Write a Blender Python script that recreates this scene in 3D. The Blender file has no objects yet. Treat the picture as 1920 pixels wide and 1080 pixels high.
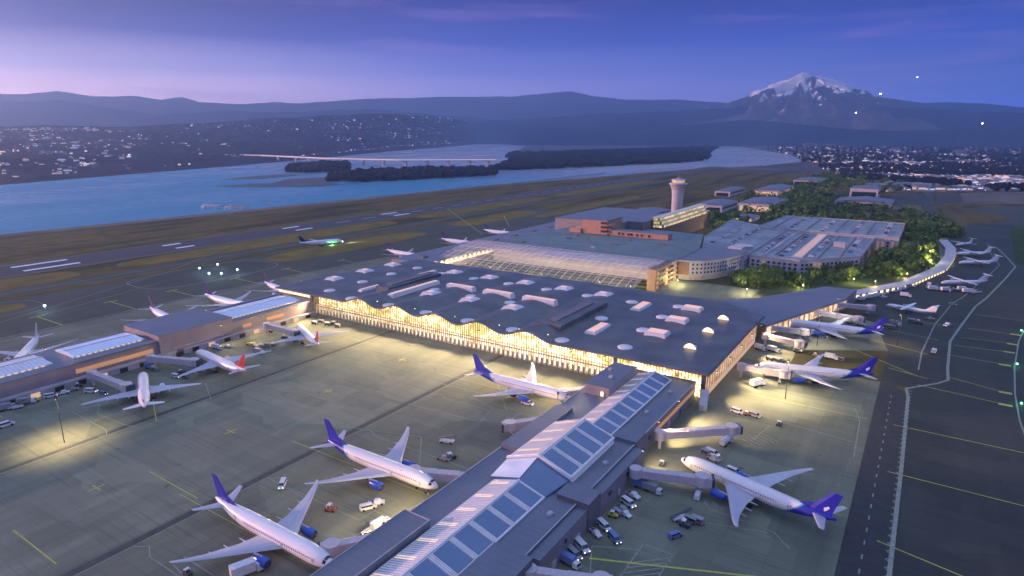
import bpy, bmesh, math, random
from mathutils import Vector, Matrix, noise
random.seed(7)
SC = bpy.context.scene
COL = SC.collection
# ------------------------------------------------------------------ camera
FPX = 1185.0; CH = 140.0; PITCH = math.radians(13.66); YAW = math.radians(33.3)
cd = bpy.data.cameras.new('camera'); cam = bpy.data.objects.new('camera', cd); COL.objects.link(cam)
cam.location = (0, 0, CH); cam.rotation_euler = (math.pi/2-PITCH, 0, YAW)
cd.sensor_width = 36; cd.lens = 36*FPX/1920; cd.clip_start = 1; cd.clip_end = 300000
SC.camera = cam
def P(px, py, h=0.):                      # plan position of something seen at px,py and standing at height h
    u = (px-960)/FPX; v = (540-py)/FPX
    z = -math.sin(PITCH)+v*math.cos(PITCH); f = math.cos(PITCH)+v*math.sin(PITCH)
    t = (h-CH)/z; f *= t; s = u*t
    return (s*math.cos(YAW)-f*math.sin(YAW), s*math.sin(YAW)+f*math.cos(YAW))
def R(px, py, d):                         # point at ground distance d in that direction
    u = (px-960)/FPX; v = (540-py)/FPX
    z = -math.sin(PITCH)+v*math.cos(PITCH); f = math.cos(PITCH)+v*math.sin(PITCH)
    k = d/math.hypot(u, f)
    f *= k; s = u*k
    return Vector((s*math.cos(YAW)-f*math.sin(YAW), s*math.sin(YAW)+f*math.cos(YAW), CH+z*k))
# ------------------------------------------------------------------ materials
def newmat(name):
    m = bpy.data.materials.new(name); m.use_nodes = True
    nt = m.node_tree; b = nt.nodes['Principled BSDF']
    return m, nt, b
def N(nt, t, **k):
    n = nt.nodes.new(t)
    for a, v in k.items():
        if a.startswith('i_'): n.inputs[a[2:].replace('_', ' ')].default_value = v
        else: setattr(n, a, v)
    return n
def coord(nt, scale=(1, 1, 1), world=True):
    if world: g = N(nt, 'ShaderNodeNewGeometry'); o = g.outputs['Position']
    else: g = N(nt, 'ShaderNodeTexCoord'); o = g.outputs['Object']
    m = N(nt, 'ShaderNodeMapping'); m.inputs['Scale'].default_value = scale
    nt.links.new(o, m.inputs['Vector']); return m.outputs[0]
def mixc(nt, f, a, b):
    n = N(nt, 'ShaderNodeMix', data_type='RGBA')
    for s, v in ((0, f), (6, a), (7, b)):
        if isinstance(v, bpy.types.NodeSocket): nt.links.new(v, n.inputs[s])
        else: n.inputs[s].default_value = v if s == 0 else (*v, 1)
    return n.outputs[2]
def ramp(nt, f, stops):
    r = N(nt, 'ShaderNodeValToRGB'); nt.links.new(f, r.inputs[0])
    e = r.color_ramp.elements
    while len(e) > 1: e.remove(e[-1])
    e[0].position = stops[0][0]; c = stops[0][1]; e[0].color = (*c, 1) if hasattr(c, '__len__') else (c, c, c, 1)
    for p, c in stops[1:]:
        q = e.new(p); q.color = (*c, 1) if hasattr(c, '__len__') else (c, c, c, 1)
    return r.outputs[0]
def math_(nt, op, a, b=0.):
    n = N(nt, 'ShaderNodeMath', operation=op)
    for i, v in enumerate((a, b)):
        if isinstance(v, bpy.types.NodeSocket): nt.links.new(v, n.inputs[i])
        else: n.inputs[i].default_value = v
    return n.outputs[0]
def surf(name, c, c2=None, scale=.2, rough=.7, metal=0., det=5., stretch=(1, 1, 1), emit=None, es=0., world=True, bump=0., spec=.5):
    m, nt, b = newmat(name)
    c2 = c2 or tuple(x*.78 for x in c)
    n = N(nt, 'ShaderNodeTexNoise'); n.inputs['Scale'].default_value = scale; n.inputs['Detail'].default_value = det
    nt.links.new(coord(nt, stretch, world), n.inputs['Vector'])
    f = ramp(nt, n.outputs[0], [(.33, 0.), (.67, 1.)])
    nt.links.new(mixc(nt, f, c, c2), b.inputs['Base Color'])
    b.inputs['Roughness'].default_value = rough; b.inputs['Metallic'].default_value = metal
    b.inputs['Specular IOR Level'].default_value = spec
    if bump:
        bp = N(nt, 'ShaderNodeBump'); bp.inputs['Strength'].default_value = bump
        nt.links.new(n.outputs[0], bp.inputs['Height']); nt.links.new(bp.outputs[0], b.inputs['Normal'])
    if emit:
        b.inputs['Emission Color'].default_value = (*emit, 1); b.inputs['Emission Strength'].default_value = es
    return m
def glow(name, c, s):
    m, nt, b = newmat(name); b.inputs['Base Color'].default_value = (*[min(1, x*.6) for x in c], 1)
    b.inputs['Emission Color'].default_value = (*c, 1); b.inputs['Emission Strength'].default_value = s
    return m
def glassmat(name, tint, rough=.08, trans=.5, bars=None):
    m, nt, b = newmat(name); out = nt.nodes['Material Output']
    b.inputs['Base Color'].default_value = (*tint, 1); b.inputs['Roughness'].default_value = rough
    t = N(nt, 'ShaderNodeBsdfTransparent'); t.inputs[0].default_value = (.9, .93, .97, 1)
    x = N(nt, 'ShaderNodeMixShader'); x.inputs[0].default_value = 1-trans
    nt.links.new(t.outputs[0], x.inputs[1]); nt.links.new(b.outputs[0], x.inputs[2])
    nt.links.new(x.outputs[0], out.inputs[0])
    return m
M = {}
# airport pavement: concrete slabs with seams, worn patches and streaks along the taxi direction
def pave(name, base, dark, light, slab=(7.6, 7.6), seam=.55, rough=.82):
    m, nt, b = newmat(name)
    v = coord(nt)
    n1 = N(nt, 'ShaderNodeTexNoise', i_Scale=.022, i_Detail=6.); nt.links.new(v, n1.inputs[0])
    n2 = N(nt, 'ShaderNodeTexNoise', i_Scale=1., i_Detail=4.); nt.links.new(coord(nt, (.13, .012, .1)), n2.inputs[0])
    n3 = N(nt, 'ShaderNodeTexNoise', i_Scale=.35, i_Detail=6.); nt.links.new(v, n3.inputs[0])
    br = N(nt, 'ShaderNodeTexBrick'); br.offset = 0.; br.squash = 1.
    br.inputs['Color1'].default_value = (.92, .92, .92, 1); br.inputs['Color2'].default_value = (1.06, 1.06, 1.06, 1)
    br.inputs['Mortar'].default_value = (seam, seam, seam, 1)
    br.inputs['Scale'].default_value = 1.; br.inputs['Mortar Size'].default_value = .09
    br.inputs['Brick Width'].default_value = slab[0]; br.inputs['Row Height'].default_value = slab[1]
    nt.links.new(v, br.inputs[0])
    c = mixc(nt, ramp(nt, n1.outputs[0], [(.36, 0.), (.64, 1.)]), base, dark)
    c = mixc(nt, ramp(nt, n2.outputs[0], [(.45, 0.), (.75, .75)]), c, light)
    c = mixc(nt, ramp(nt, n3.outputs[0], [(.5, 0.), (.85, .6)]), c, dark)
    vo = N(nt, 'ShaderNodeTexVoronoi', i_Scale=1.); vo.distance = 'CHEBYCHEV'; nt.links.new(coord(nt, (1/38, 1/23, .01)), vo.inputs[0])
    se = N(nt, 'ShaderNodeSeparateColor'); nt.links.new(vo.outputs['Color'], se.inputs[0])
    c = mixc(nt, ramp(nt, se.outputs[0], [(.62, 0.), (.64, .45)]), c, light)
    c = mixc(nt, ramp(nt, se.outputs[1], [(.7, 0.), (.72, .4)]), c, dark)
    n4 = N(nt, 'ShaderNodeTexNoise', i_Scale=1., i_Detail=8.); nt.links.new(coord(nt, (.02, .45, .1)), n4.inputs[0])
    c = mixc(nt, ramp(nt, n4.outputs[0], [(.56, 0.), (.72, .55)]), c, tuple(q*.72 for q in dark))
    n5 = N(nt, 'ShaderNodeTexNoise', i_Scale=.16, i_Detail=3.); nt.links.new(v, n5.inputs[0])
    c = mixc(nt, ramp(nt, n5.outputs[0], [(.70, 0.), (.76, .7)]), c, tuple(q*.45 for q in dark))
    x = N(nt, 'ShaderNodeMix', data_type='RGBA', blend_type='MULTIPLY'); x.inputs[0].default_value = 1.
    nt.links.new(c, x.inputs[6]); nt.links.new(br.outputs[0], x.inputs[7])
    nt.links.new(x.outputs[2], b.inputs['Base Color']); b.inputs['Roughness'].default_value = rough
    b.inputs['Specular IOR Level'].default_value = .35
    return m
M['apron'] = pave('apron_concrete', (.158, .170, .122), (.105, .117, .088), (.21, .22, .155), (15.2, 7.6), .7)
M['apron_light'] = pave('apron_lane_concrete', (.175, .192, .142), (.13, .145, .11), (.235, .245, .18), (15.2, 7.6), .72)
M['asphalt'] = pave('apron_asphalt', (.042, .047, .042), (.031, .036, .034), (.055, .06, .052), (60, 7), .9)
M['road'] = surf('road_asphalt', (.028, .03, .034), (.04, .042, .045), .3, .85)
M['runway'] = surf('runway_asphalt', (.03, .033, .045), (.045, .047, .056), 1., .8, stretch=(.05, .006, .05))
def grassmat():
    m, nt, b = newmat('airfield_grass')
    a = N(nt, 'ShaderNodeTexNoise', i_Scale=1., i_Detail=6.); nt.links.new(coord(nt, (.022, .0032, .02)), a.inputs[0])
    c = N(nt, 'ShaderNodeTexNoise', i_Scale=.05, i_Detail=8.); nt.links.new(coord(nt), c.inputs[0])
    col = ramp(nt, a.outputs[0], [(.3, (.035, .036, .02)), (.43, (.085, .07, .03)), (.55, (.17, .12, .042)), (.7, (.06, .06, .03))])
    col = mixc(nt, ramp(nt, c.outputs[0], [(.4, 0.), (.8, .8)]), col, (.035, .04, .024))
    nt.links.new(col, b.inputs['Base Color']); b.inputs['Roughness'].default_value = .95; b.inputs['Specular IOR Level'].default_value = .1
    return m
M['grass'] = grassmat()
M['olive'] = surf('dry_grass', (.21, .155, .04), (.12, .10, .035), .03, .95, spec=.1)
M['green'] = surf('lawn', (.06, .085, .03), (.035, .055, .022), .08, .95, spec=.1)
M['taxi'] = pave('taxiway_pavement', (.052, .064, .048), (.04, .05, .04), (.068, .08, .06), (30, 30), .85)
M['white_line'] = surf('white_paint', (.5, .5, .46), (.3, .3, .28), .8, .7)
M['pale_line'] = surf('worn_white_paint', (.3, .32, .26), (.2, .22, .19), .5, .7)
M['yellow_line'] = surf('yellow_paint', (.5, .5, .07), (.36, .36, .08), .7, .7)
M['dark_line'] = surf('dark_tyre_strip', (.035, .045, .045), (.06, .07, .065), .2, .8)
M['bright_line'] = surf('bright_runway_paint', (.85, .85, .9), (.75, .75, .8), .3, .6)
# buildings
def roofmat(name, c, c2, seam_axis=0, pitch=1.2, rough=.4, metal=.35):
    m, nt, b = newmat(name)
    g = N(nt, 'ShaderNodeNewGeometry'); s = N(nt, 'ShaderNodeSeparateXYZ'); nt.links.new(g.outputs['Position'], s.inputs[0])
    w = math_(nt, 'FRACT', math_(nt, 'DIVIDE', s.outputs[seam_axis], pitch))
    line = math_(nt, 'LESS_THAN', w, .1)
    n = N(nt, 'ShaderNodeTexNoise', i_Scale=.06, i_Detail=6.); nt.links.new(g.outputs['Position'], n.inputs[0])
    c0 = mixc(nt, ramp(nt, n.outputs[0], [(.35, 0.), (.65, 1.)]), c, c2)
    c0 = mixc(nt, math_(nt, 'MULTIPLY', line, .3), c0, tuple(min(1, x*1.5) for x in c))
    nt.links.new(c0, b.inputs['Base Color']); b.inputs['Roughness'].default_value = rough; b.inputs['Metallic'].default_value = metal
    return m
M['hall_roof'] = roofmat('hall_roof_metal', (.135, .14, .15), (.07, .077, .092), 0, 1.8, .42, .25)
M['slate'] = roofmat('concourse_roof_membrane', (.17, .185, .23), (.14, .155, .20), 1, 3., .5, .2)
M['slate2'] = roofmat('flat_roof_membrane', (.15, .21, .22), (.10, .15, .16), 0, 9., .6, .1)
M['garage_deck'] = pave('garage_deck_concrete', (.27, .30, .34), (.19, .22, .25), (.36, .39, .42), (9, 9), .8)
M['parapet'] = surf('pale_parapet', (.5, .47, .5), (.4, .38, .42), .3, .6)
M['mauve'] = surf('concourse_metal_cladding', (.30, .25, .26), (.24, .2, .22), .15, .55)
M['mauve_dark'] = surf('dark_cladding', (.17, .15, .17), (.13, .12, .14), .2, .55)
M['skirt'] = surf('pale_ground_floor_panel', (.45, .42, .45), (.33, .31, .34), .2, .6)
M['terracotta'] = surf('terracotta_cladding', (.52, .27, .18), (.42, .22, .15), .15, .7)
M['brown'] = surf('brown_louvre_wall', (.28, .17, .12), (.2, .12, .09), .2, .7)
M['white_wall'] = surf('white_concrete_wall', (.55, .5, .52), (.45, .42, .45), .15, .7)
M['black'] = surf('dark_opening', (.015, .015, .02), rough=.5)
M['col'] = surf('column_steel', (.08, .08, .09), rough=.5)
M['fin'] = surf('white_facade_fin', (.72, .66, .55), (.62, .56, .46), .4, .5)
M['mull'] = surf('bronze_mullion', (.50, .38, .22), (.42, .31, .18), .4, .5)
M['glass_roof'] = surf('blue_rooflight_glass', (.10, .18, .33), (.075, .15, .28), .05, .10, .0, spec=.9)
M['frit'] = surf('fritted_white_glass', (.56, .60, .72), (.40, .45, .60), .08, .3, stretch=(1, 2.2, 1), emit=(.8, .85, 1), es=.10)
M['mullion'] = surf('pink_white_mullion', (.80, .76, .76), (.70, .66, .66), .4, .5)
M['dark_glass'] = surf('dark_window_glass', (.02, .03, .045), rough=.1, spec=.8)
M['clear_glass'] = glassmat('clear_facade_glass', (.5, .55, .6), .06, .86)
# lit interiors seen through the glass
def interior(name, warm=(1, .74, .40), s=1.5, plants=True):
    m, nt, b = newmat(name)
    v = coord(nt, (1, 1, 1))
    n = N(nt, 'ShaderNodeTexNoise', i_Scale=.3, i_Detail=7., i_Roughness=.7); nt.links.new(v, n.inputs[0])
    n2 = N(nt, 'ShaderNodeTexNoise', i_Scale=.05, i_Detail=3.); nt.links.new(v, n2.inputs[0])
    br = N(nt, 'ShaderNodeTexBrick'); br.inputs['Scale'].default_value = 1; br.inputs['Brick Width'].default_value = 3.1; br.inputs['Row Height'].default_value = 2.9
    br.inputs['Color1'].default_value = (1, 1, 1, 1); br.inputs['Color2'].default_value = (.45, .36, .25, 1); br.inputs['Mortar'].default_value = (.3, .2, .12, 1); br.inputs['Mortar Size'].default_value = .12
    mp = N(nt, 'ShaderNodeMapping'); mp.inputs['Rotation'].default_value = (math.pi/2, 0, 0); nt.links.new(v, mp.inputs[0]); nt.links.new(mp.outputs[0], br.inputs[0])
    c = ramp(nt, n.outputs[0], [(.34, (.12, .06, .02)), (.45, (.62, .36, .12)), (.52, warm), (.6, (1, .9, .66)), (.68, (.5, .28, .09))])
    if plants: c = mixc(nt, ramp(nt, n2.outputs[0], [(.56, 0.), (.60, .7)]), c, (.22, .27, .05))
    x = N(nt, 'ShaderNodeMix', data_type='RGBA', blend_type='MULTIPLY'); x.inputs[0].default_value = .55
    nt.links.new(c, x.inputs[6]); nt.links.new(br.outputs[0], x.inputs[7])
    nt.links.new(x.outputs[2], b.inputs['Emission Color']); b.inputs['Emission Strength'].default_value = s
    nt.links.new(x.outputs[2], b.inputs['Base Color'])
    return m
M['interior'] = interior('lit_hall_interior', s=4.0)
M['interior2'] = interior('lit_lower_interior', (1, .78, .48), 4.2, False)
M['lit_warm'] = glow('warm_lit_window', (1, .72, .40), 1.5)
M['lit_soft'] = glow('soft_lit_window', (1, .62, .36), .5)
M['lit_amber'] = glow('amber_lit_window', (.85, .42, .2), .3)
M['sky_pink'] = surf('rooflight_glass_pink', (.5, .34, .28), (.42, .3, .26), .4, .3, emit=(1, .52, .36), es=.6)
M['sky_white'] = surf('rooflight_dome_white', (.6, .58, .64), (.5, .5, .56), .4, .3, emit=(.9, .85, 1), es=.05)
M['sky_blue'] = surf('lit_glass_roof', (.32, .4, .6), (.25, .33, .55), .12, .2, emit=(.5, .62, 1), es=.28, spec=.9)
M['lamp'] = glow('floodlight_lens', (1, .8, .5), 12.)
M['lamp_blue'] = glow('stand_light_blue_white', (.5, .85, 1), 3.)
M['lamp_green'] = glow('green_taxi_light', (.15, 1, .35), 6.)
M['lamp_white'] = glow('white_landing_light', (.85, .93, 1), 30.)
# aircraft
M['plane_white'] = surf('aircraft_white_paint', (.80, .78, .82), (.74, .72, .77), .08, .32, world=False, spec=.6)
M['wing_grey'] = surf('aircraft_wing_grey', (.50, .50, .56), (.42, .42, .50), .12, .4, world=False)
M['blue'] = surf('tail_blue', (.02, .02, .33), (.03, .03, .42), .1, .35, world=False)
M['violet'] = surf('tail_violet', (.015, .012, .12), (.02, .015, .16), .1, .6, world=False, spec=.15)
M['red'] = surf('tail_red', (.55, .03, .03), (.4, .02, .03), .1, .35, world=False)
M['pinkred'] = surf('tail_wine', (.35, .06, .14), (.3, .05, .2), .1, .35, world=False)
M['engine_blue'] = surf('engine_blue', (.02, .09, .5), (.02, .07, .4), .3, .3, world=False)
M['metal'] = surf('bare_metal', (.45, .45, .48), rough=.3, metal=.8, world=False)
M['tyre'] = surf('rubber_tyre', (.02, .02, .02), rough=.9, world=False)
def livery(name, tailc, edge, x0, k):
    m, nt, b = newmat(name)
    t = N(nt, 'ShaderNodeTexCoord'); s = N(nt, 'ShaderNodeSeparateXYZ'); nt.links.new(t.outputs['Object'], s.inputs[0])
    v = math_(nt, 'ADD', s.outputs[0], math_(nt, 'MULTIPLY', s.outputs[2], k))
    f = math_(nt, 'ADD', math_(nt, 'MULTIPLY', math_(nt, 'SUBTRACT', v, x0), .1), .5)
    c = ramp(nt, f, [(0, tailc), (.42, tailc), (.5, edge), (.58, (.72, .70, .74))])
    nt.links.new(c, b.inputs['Base Color']); b.inputs['Roughness'].default_value = .32; b.inputs['Specular IOR Level'].default_value = .6
    return m
def winmat():
    m, nt, b = newmat('cabin_window_strip')
    t = N(nt, 'ShaderNodeTexCoord'); s = N(nt, 'ShaderNodeSeparateXYZ'); nt.links.new(t.outputs['Object'], s.inputs[0])
    f = math_(nt, 'LESS_THAN', math_(nt, 'FRACT', math_(nt, 'DIVIDE', s.outputs[0], .95)), .5)
    nt.links.new(mixc(nt, f, (.74, .72, .76), (.02, .02, .03)), b.inputs['Base Color']); b.inputs['Roughness'].default_value = .3
    return m
M['cabin_windows'] = winmat()
M['livery_blue'] = livery('fuselage_white_blue_tail', (.02, .02, .33), (.03, .32, .45), -10., 1.25)
# vehicles
M['v_white'] = surf('vehicle_white', (.7, .7, .74), rough=.35, world=False, scale=2)
M['v_grey'] = surf('vehicle_grey', (.3, .3, .34), rough=.45, world=False, scale=2)
M['v_dark'] = surf('vehicle_dark', (.06, .06, .08), rough=.5, world=False, scale=2)
M['v_blue'] = surf('vehicle_blue', (.12, .2, .45), rough=.4, world=False, scale=2)
M['v_red'] = surf('vehicle_rust', (.3, .1, .07), rough=.5, world=False, scale=2)
M['v_yellow'] = surf('vehicle_yellow', (.6, .45, .06), rough=.4, world=False, scale=2)
M['headlight'] = glow('headlight', (1, .9, .7), 3.)
M['bridge_skin'] = surf('jet_bridge_panels', (.52, .47, .50), (.44, .4, .44), .5, .5, world=False)
# nature
def leafmat(name, a, b_, c_):
    m, nt, b = newmat(name)
    n = N(nt, 'ShaderNodeTexNoise', i_Scale=.35, i_Detail=3.); nt.links.new(coord(nt), n.inputs[0])
    oi = N(nt, 'ShaderNodeObjectInfo')
    c = ramp(nt, n.outputs[0], [(.3, a), (.5, b_), (.7, c_)])
    c = mixc(nt, math_(nt, 'MULTIPLY', oi.outputs['Random'], .55), c, a)
    nt.links.new(c, b.inputs['Base Color']); b.inputs['Roughness'].default_value = .8; b.inputs['Specular IOR Level'].default_value = .2
    return m
M['leaf'] = leafmat('green_foliage', (.05, .085, .02), (.11, .17, .035), (.19, .25, .05))
M['bark'] = surf('bark', (.08, .055, .04), scale=1.5, rough=.95, world=False)
M['wood_dark'] = surf('distant_woods', (.012, .014, .022), (.02, .02, .034), .02, .95, spec=.05)
M['shore'] = surf('distant_shore_land', (.022, .016, .034), (.05, .04, .06), .006, .95, spec=.05)
M['hill'] = surf('distant_hill_forest', (.035, .055, .10), (.02, .038, .08), .0012, .95, spec=.05)  # blue of the distant air put into the forest base colour
M['sand'] = surf('river_sandbar', (.05, .06, .08), (.08, .09, .11), .02, .8)
M['bank'] = surf('river_bank_soil', (.16, .12, .1), (.07, .06, .05), .01, .9)
def citymat():
    m, nt, b = newmat('city_ground')
    n = N(nt, 'ShaderNodeTexNoise', i_Scale=.004, i_Detail=9.); nt.links.new(coord(nt), n.inputs[0])
    c = ramp(nt, n.outputs[0], [(.35, (.02, .022, .03)), (.5, (.05, .045, .055)), (.62, (.10, .09, .10)), (.75, (.03, .035, .03))])
    nt.links.new(c, b.inputs['Base Color']); b.inputs['Roughness'].default_value = .9
    return m
M['city'] = citymat()
def watermat():
    m, nt, b = newmat('river_water')
    b.inputs['Base Color'].default_value = (.012, .24, .40, 1); b.inputs['Roughness'].default_value = .16; b.inputs['IOR'].default_value = 1.33
    b.inputs['Specular IOR Level'].default_value = .3
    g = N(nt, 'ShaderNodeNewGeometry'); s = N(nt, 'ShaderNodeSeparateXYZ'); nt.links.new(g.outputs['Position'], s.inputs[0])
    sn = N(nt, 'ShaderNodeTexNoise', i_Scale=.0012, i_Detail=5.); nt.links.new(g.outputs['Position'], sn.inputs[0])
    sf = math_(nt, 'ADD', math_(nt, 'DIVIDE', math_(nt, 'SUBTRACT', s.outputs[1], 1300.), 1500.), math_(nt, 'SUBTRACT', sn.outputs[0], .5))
    nt.links.new(mixc(nt, ramp(nt, sf, [(0., 0.), (1., 1.)]), (.03, .26, .38), (.38, .38, .40)), b.inputs['Base Color'])  # paler upstream: sky sheen of the far pool put into the base colour
    n = N(nt, 'ShaderNodeTexNoise', i_Scale=.03, i_Detail=6.); nt.links.new(coord(nt, (1, .35, 1)), n.inputs[0])
    n2 = N(nt, 'ShaderNodeTexNoise', i_Scale=.004, i_Detail=4.); nt.links.new(coord(nt, (1, .3, 1)), n2.inputs[0])
    nt.links.new(ramp(nt, n2.outputs[0], [(.35, .2), (.65, .34)]), b.inputs['Roughness'])
    bp = N(nt, 'ShaderNodeBump'); bp.inputs['Strength'].default_value = .25; bp.inputs['Distance'].default_value = 2.
    nt.links.new(n.outputs[0], bp.inputs['Height']); nt.links.new(bp.outputs[0], b.inputs['Normal'])
    return m
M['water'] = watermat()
def volcmat():
    m, nt, b = newmat('snow_and_rock')
    g = N(nt, 'ShaderNodeNewGeometry'); s = N(nt, 'ShaderNodeSeparateXYZ'); nt.links.new(g.outputs['Position'], s.inputs[0])
    n = N(nt, 'ShaderNodeTexNoise', i_Scale=.006, i_Detail=8.); nt.links.new(coord(nt, (1, 1, .3)), n.inputs[0])
    h = math_(nt, 'DIVIDE', math_(nt, 'SUBTRACT', s.outputs[2], 800.), 380.)
    a = N(nt, 'ShaderNodeAttribute', attribute_name='gully')
    f = math_(nt, 'ADD', math_(nt, 'MINIMUM', math_(nt, 'MULTIPLY', h, .65), .34), math_(nt, 'MULTIPLY', math_(nt, 'SUBTRACT', n.outputs[0], .5), 1.9))
    f = math_(nt, 'ADD', f, math_(nt, 'MULTIPLY', a.outputs['Fac'], .55))
    c = mixc(nt, ramp(nt, f, [(.10, 0.), (.20, 1.)]), (.085, .07, .09), (.95, .88, .88))
    nt.links.new(c, b.inputs['Base Color']); b.inputs['Roughness'].default_value = .8
    return m
M['volcano'] = volcmat()
# ------------------------------------------------------------------ mesh helpers
class MB:
    def __init__(s): s.v = []; s.f = []; s.m = []
    def add(s, vs, fs, mi=0):
        o = len(s.v); s.v += [tuple(v) for v in vs]; s.f += [[i+o for i in f] for f in fs]; s.m += [mi]*len(fs); return s
    def box(s, x0, x1, y0, y1, z0, z1, mi=0):
        if x0 > x1: x0, x1 = x1, x0
        if y0 > y1: y0, y1 = y1, y0
        v = [(x, y, z) for z in (z0, z1) for x, y in ((x0, y0), (x1, y0), (x1, y1), (x0, y1))]
        return s.add(v, [[3, 2, 1, 0], [4, 5, 6, 7], [0, 1, 5, 4], [1, 2, 6, 5], [2, 3, 7, 6], [3, 0, 4, 7]], mi)
    def prism(s, poly, z0, z1, mi=0):
        n = len(poly)
        ar = sum(poly[i][0]*poly[(i+1) % n][1]-poly[(i+1) % n][0]*poly[i][1] for i in range(n))
        if ar < 0: poly = poly[::-1]
        v = [(p[0], p[1], z0) for p in poly]+[(p[0], p[1], z1) for p in poly]
        return s.add(v, [list(range(n))[::-1], list(range(n, 2*n))]+[[i, (i+1) % n, n+(i+1) % n, n+i] for i in range(n)], mi)
    def quad(s, a, b, c, d, mi=0): return s.add([a, b, c, d], [[0, 1, 2, 3]], mi)
    def loft(s, rings, cap=True, mi=0, closed=True):
        n = len(rings[0]); v = [p for r in rings for p in r]; f = []
        for k in range(len(rings)-1):
            for i in range(n if closed else n-1):
                j = (i+1) % n
                f.append([k*n+i, k*n+j, (k+1)*n+j, (k+1)*n+i])
        if cap: f += [list(range(n))[::-1], [(len(rings)-1)*n+i for i in range(n)]]
        return s.add(v, f, mi)
    def tube(s, a, b, r0, r1=None, n=10, mi=0):
        r1 = r0 if r1 is None else r1; a = Vector(a); b = Vector(b); d = (b-a).normalized()
        u = d.orthogonal().normalized(); w = d.cross(u)
        rg = [[p+(u*math.cos(t)+w*math.sin(t))*r for t in [2*math.pi*i/n for i in range(n)]] for p, r in ((a, r0), (b, r1))]
        return s.loft(rg, mi=mi)
    def beam(s, a, b, w, h, mi=0):            # box along a->b, top at z
        a = Vector(a); b = Vector(b); d = (b-a); d.z = 0; d.normalize(); n = Vector((-d.y, d.x, 0))*w/2; z = Vector((0, 0, h))
        v = [a-n, a+n, a+n+z, a-n+z, b-n, b+n, b+n+z, b-n+z]
        return s.add(v, [[0, 1, 2, 3][::-1], [4, 5, 6, 7], [0, 4, 5, 1][::-1], [1, 5, 6, 2][::-1], [2, 6, 7, 3][::-1], [3, 7, 4, 0][::-1]], mi)
    def build(s, name, mats, parent=None, smooth=False, loc=None, rz=0):
        me = bpy.data.meshes.new(name); me.from_pydata(s.v, [], s.f)
        if not isinstance(mats, (list, tuple)): mats = [mats]
        for m in mats: me.materials.append(M[m] if isinstance(m, str) else m)
        for p, mi in zip(me.polygons, s.m): p.material_index = mi; p.use_smooth = smooth
        bm = bmesh.new(); bm.from_mesh(me); bmesh.ops.recalc_face_normals(bm, faces=bm.faces); bm.to_mesh(me); bm.free()
        o = bpy.data.objects.new(name, me); COL.objects.link(o)
        if parent: o.parent = parent
        if loc: o.location = loc
        o.rotation_euler.z = rz
        return o
def tag(o, label=None, cat=None, group=None, kind=None):
    if label: o['label'] = label
    if cat: o['category'] = cat
    if group: o['group'] = group
    if kind: o['kind'] = kind
    return o
def thing(name, label, cat, loc=(0, 0, 0), rz=0., group=None):
    o = bpy.data.objects.new(name, None); COL.objects.link(o); o.location = loc; o.rotation_euler.z = rz
    return tag(o, label, cat, group)
KIDS = {}
def kids(o):
    return [c for c in COL.objects if c.parent == o]
def copy_tree(o, kd=None, parent=None):
    c = o.copy(); COL.objects.link(c); c.parent = parent
    for ch in (kd or snapshot(o)).get(o.name, []): copy_tree(ch, kd, c)
    return c
def snapshot(o):
    d = {}; allk = {}
    for c in COL.objects:
        if c.parent: allk.setdefault(c.parent.name, []).append(c)
    def rec(x):
        d[x.name] = allk.get(x.name, [])
        for k in d[x.name]: rec(k)
    rec(o); return d
def struct(o): return tag(o, kind='structure')
def sheet(name, poly, z, mat, parent=None):
    mb = MB(); mb.add([(p[0], p[1], z) for p in poly], [list(range(len(poly)))]); o = mb.build(name, mat, parent)
    bm = bmesh.new(); bm.from_mesh(o.data)
    bmesh.ops.triangulate(bm, faces=bm.faces)
    for f in bm.faces:
        if f.normal.z < 0: f.normal_flip()
    bm.to_mesh(o.data); bm.free()
    return o
def line_mb(mb, pts, w, z):
    for i in range(len(pts)-1):
        a = Vector((*pts[i][:2], z)); b = Vector((*pts[i+1][:2], z)); d = (b-a).normalized(); n = Vector((-d.y, d.x, 0))*w/2
        e = d*w*.3
        mb.quad(a-n-e, b-n+e, b+n+e, a+n-e)
# ------------------------------------------------------------------ land and water
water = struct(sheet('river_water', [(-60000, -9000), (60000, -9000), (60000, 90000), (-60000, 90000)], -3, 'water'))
bank = [(-1080, -3000), (-1090, -300), (-1112, 350), (-1095, 650), (-1072, 1046), (-1055, 1452), (-961, 1915), (-840, 2660), (-660, 3118), (-587, 3625), (-640, 4009), (-891, 5024), (-1758, 7394), (-2509, 9048), (-5162, 18049), (-8500, 30000), (-20000, 70000)]
near = bank[:8]+[(600, 2300), (1600, 1900), (2500, 1500), (2500, -3000)]
city = bank[7:]+[(60000, 70000), (60000, -3000), (2500, -3000), (2500, 1500), (1600, 1900), (600, 2300)]
mb = MB(); mb.prism(near, -4, 0); g = mb.build('ground', 'grass'); struct(g)
mb = MB(); mb.prism(city, -4, 0); struct(mb.build('city_land', 'city'))
def dist_poly(x, y, pl):
    return min(math.hypot(x-a, y-b) for a, b in pl)
def inside(x, y, poly):
    r = False; j = len(poly)-1
    for i in range(len(poly)):
        xi, yi = poly[i][:2]; xj, yj = poly[j][:2]
        if (yi > y) != (yj > y) and x < (xj-xi)*(y-yi)/(yj-yi)+xi: r = not r
        j = i
    return r
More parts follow.
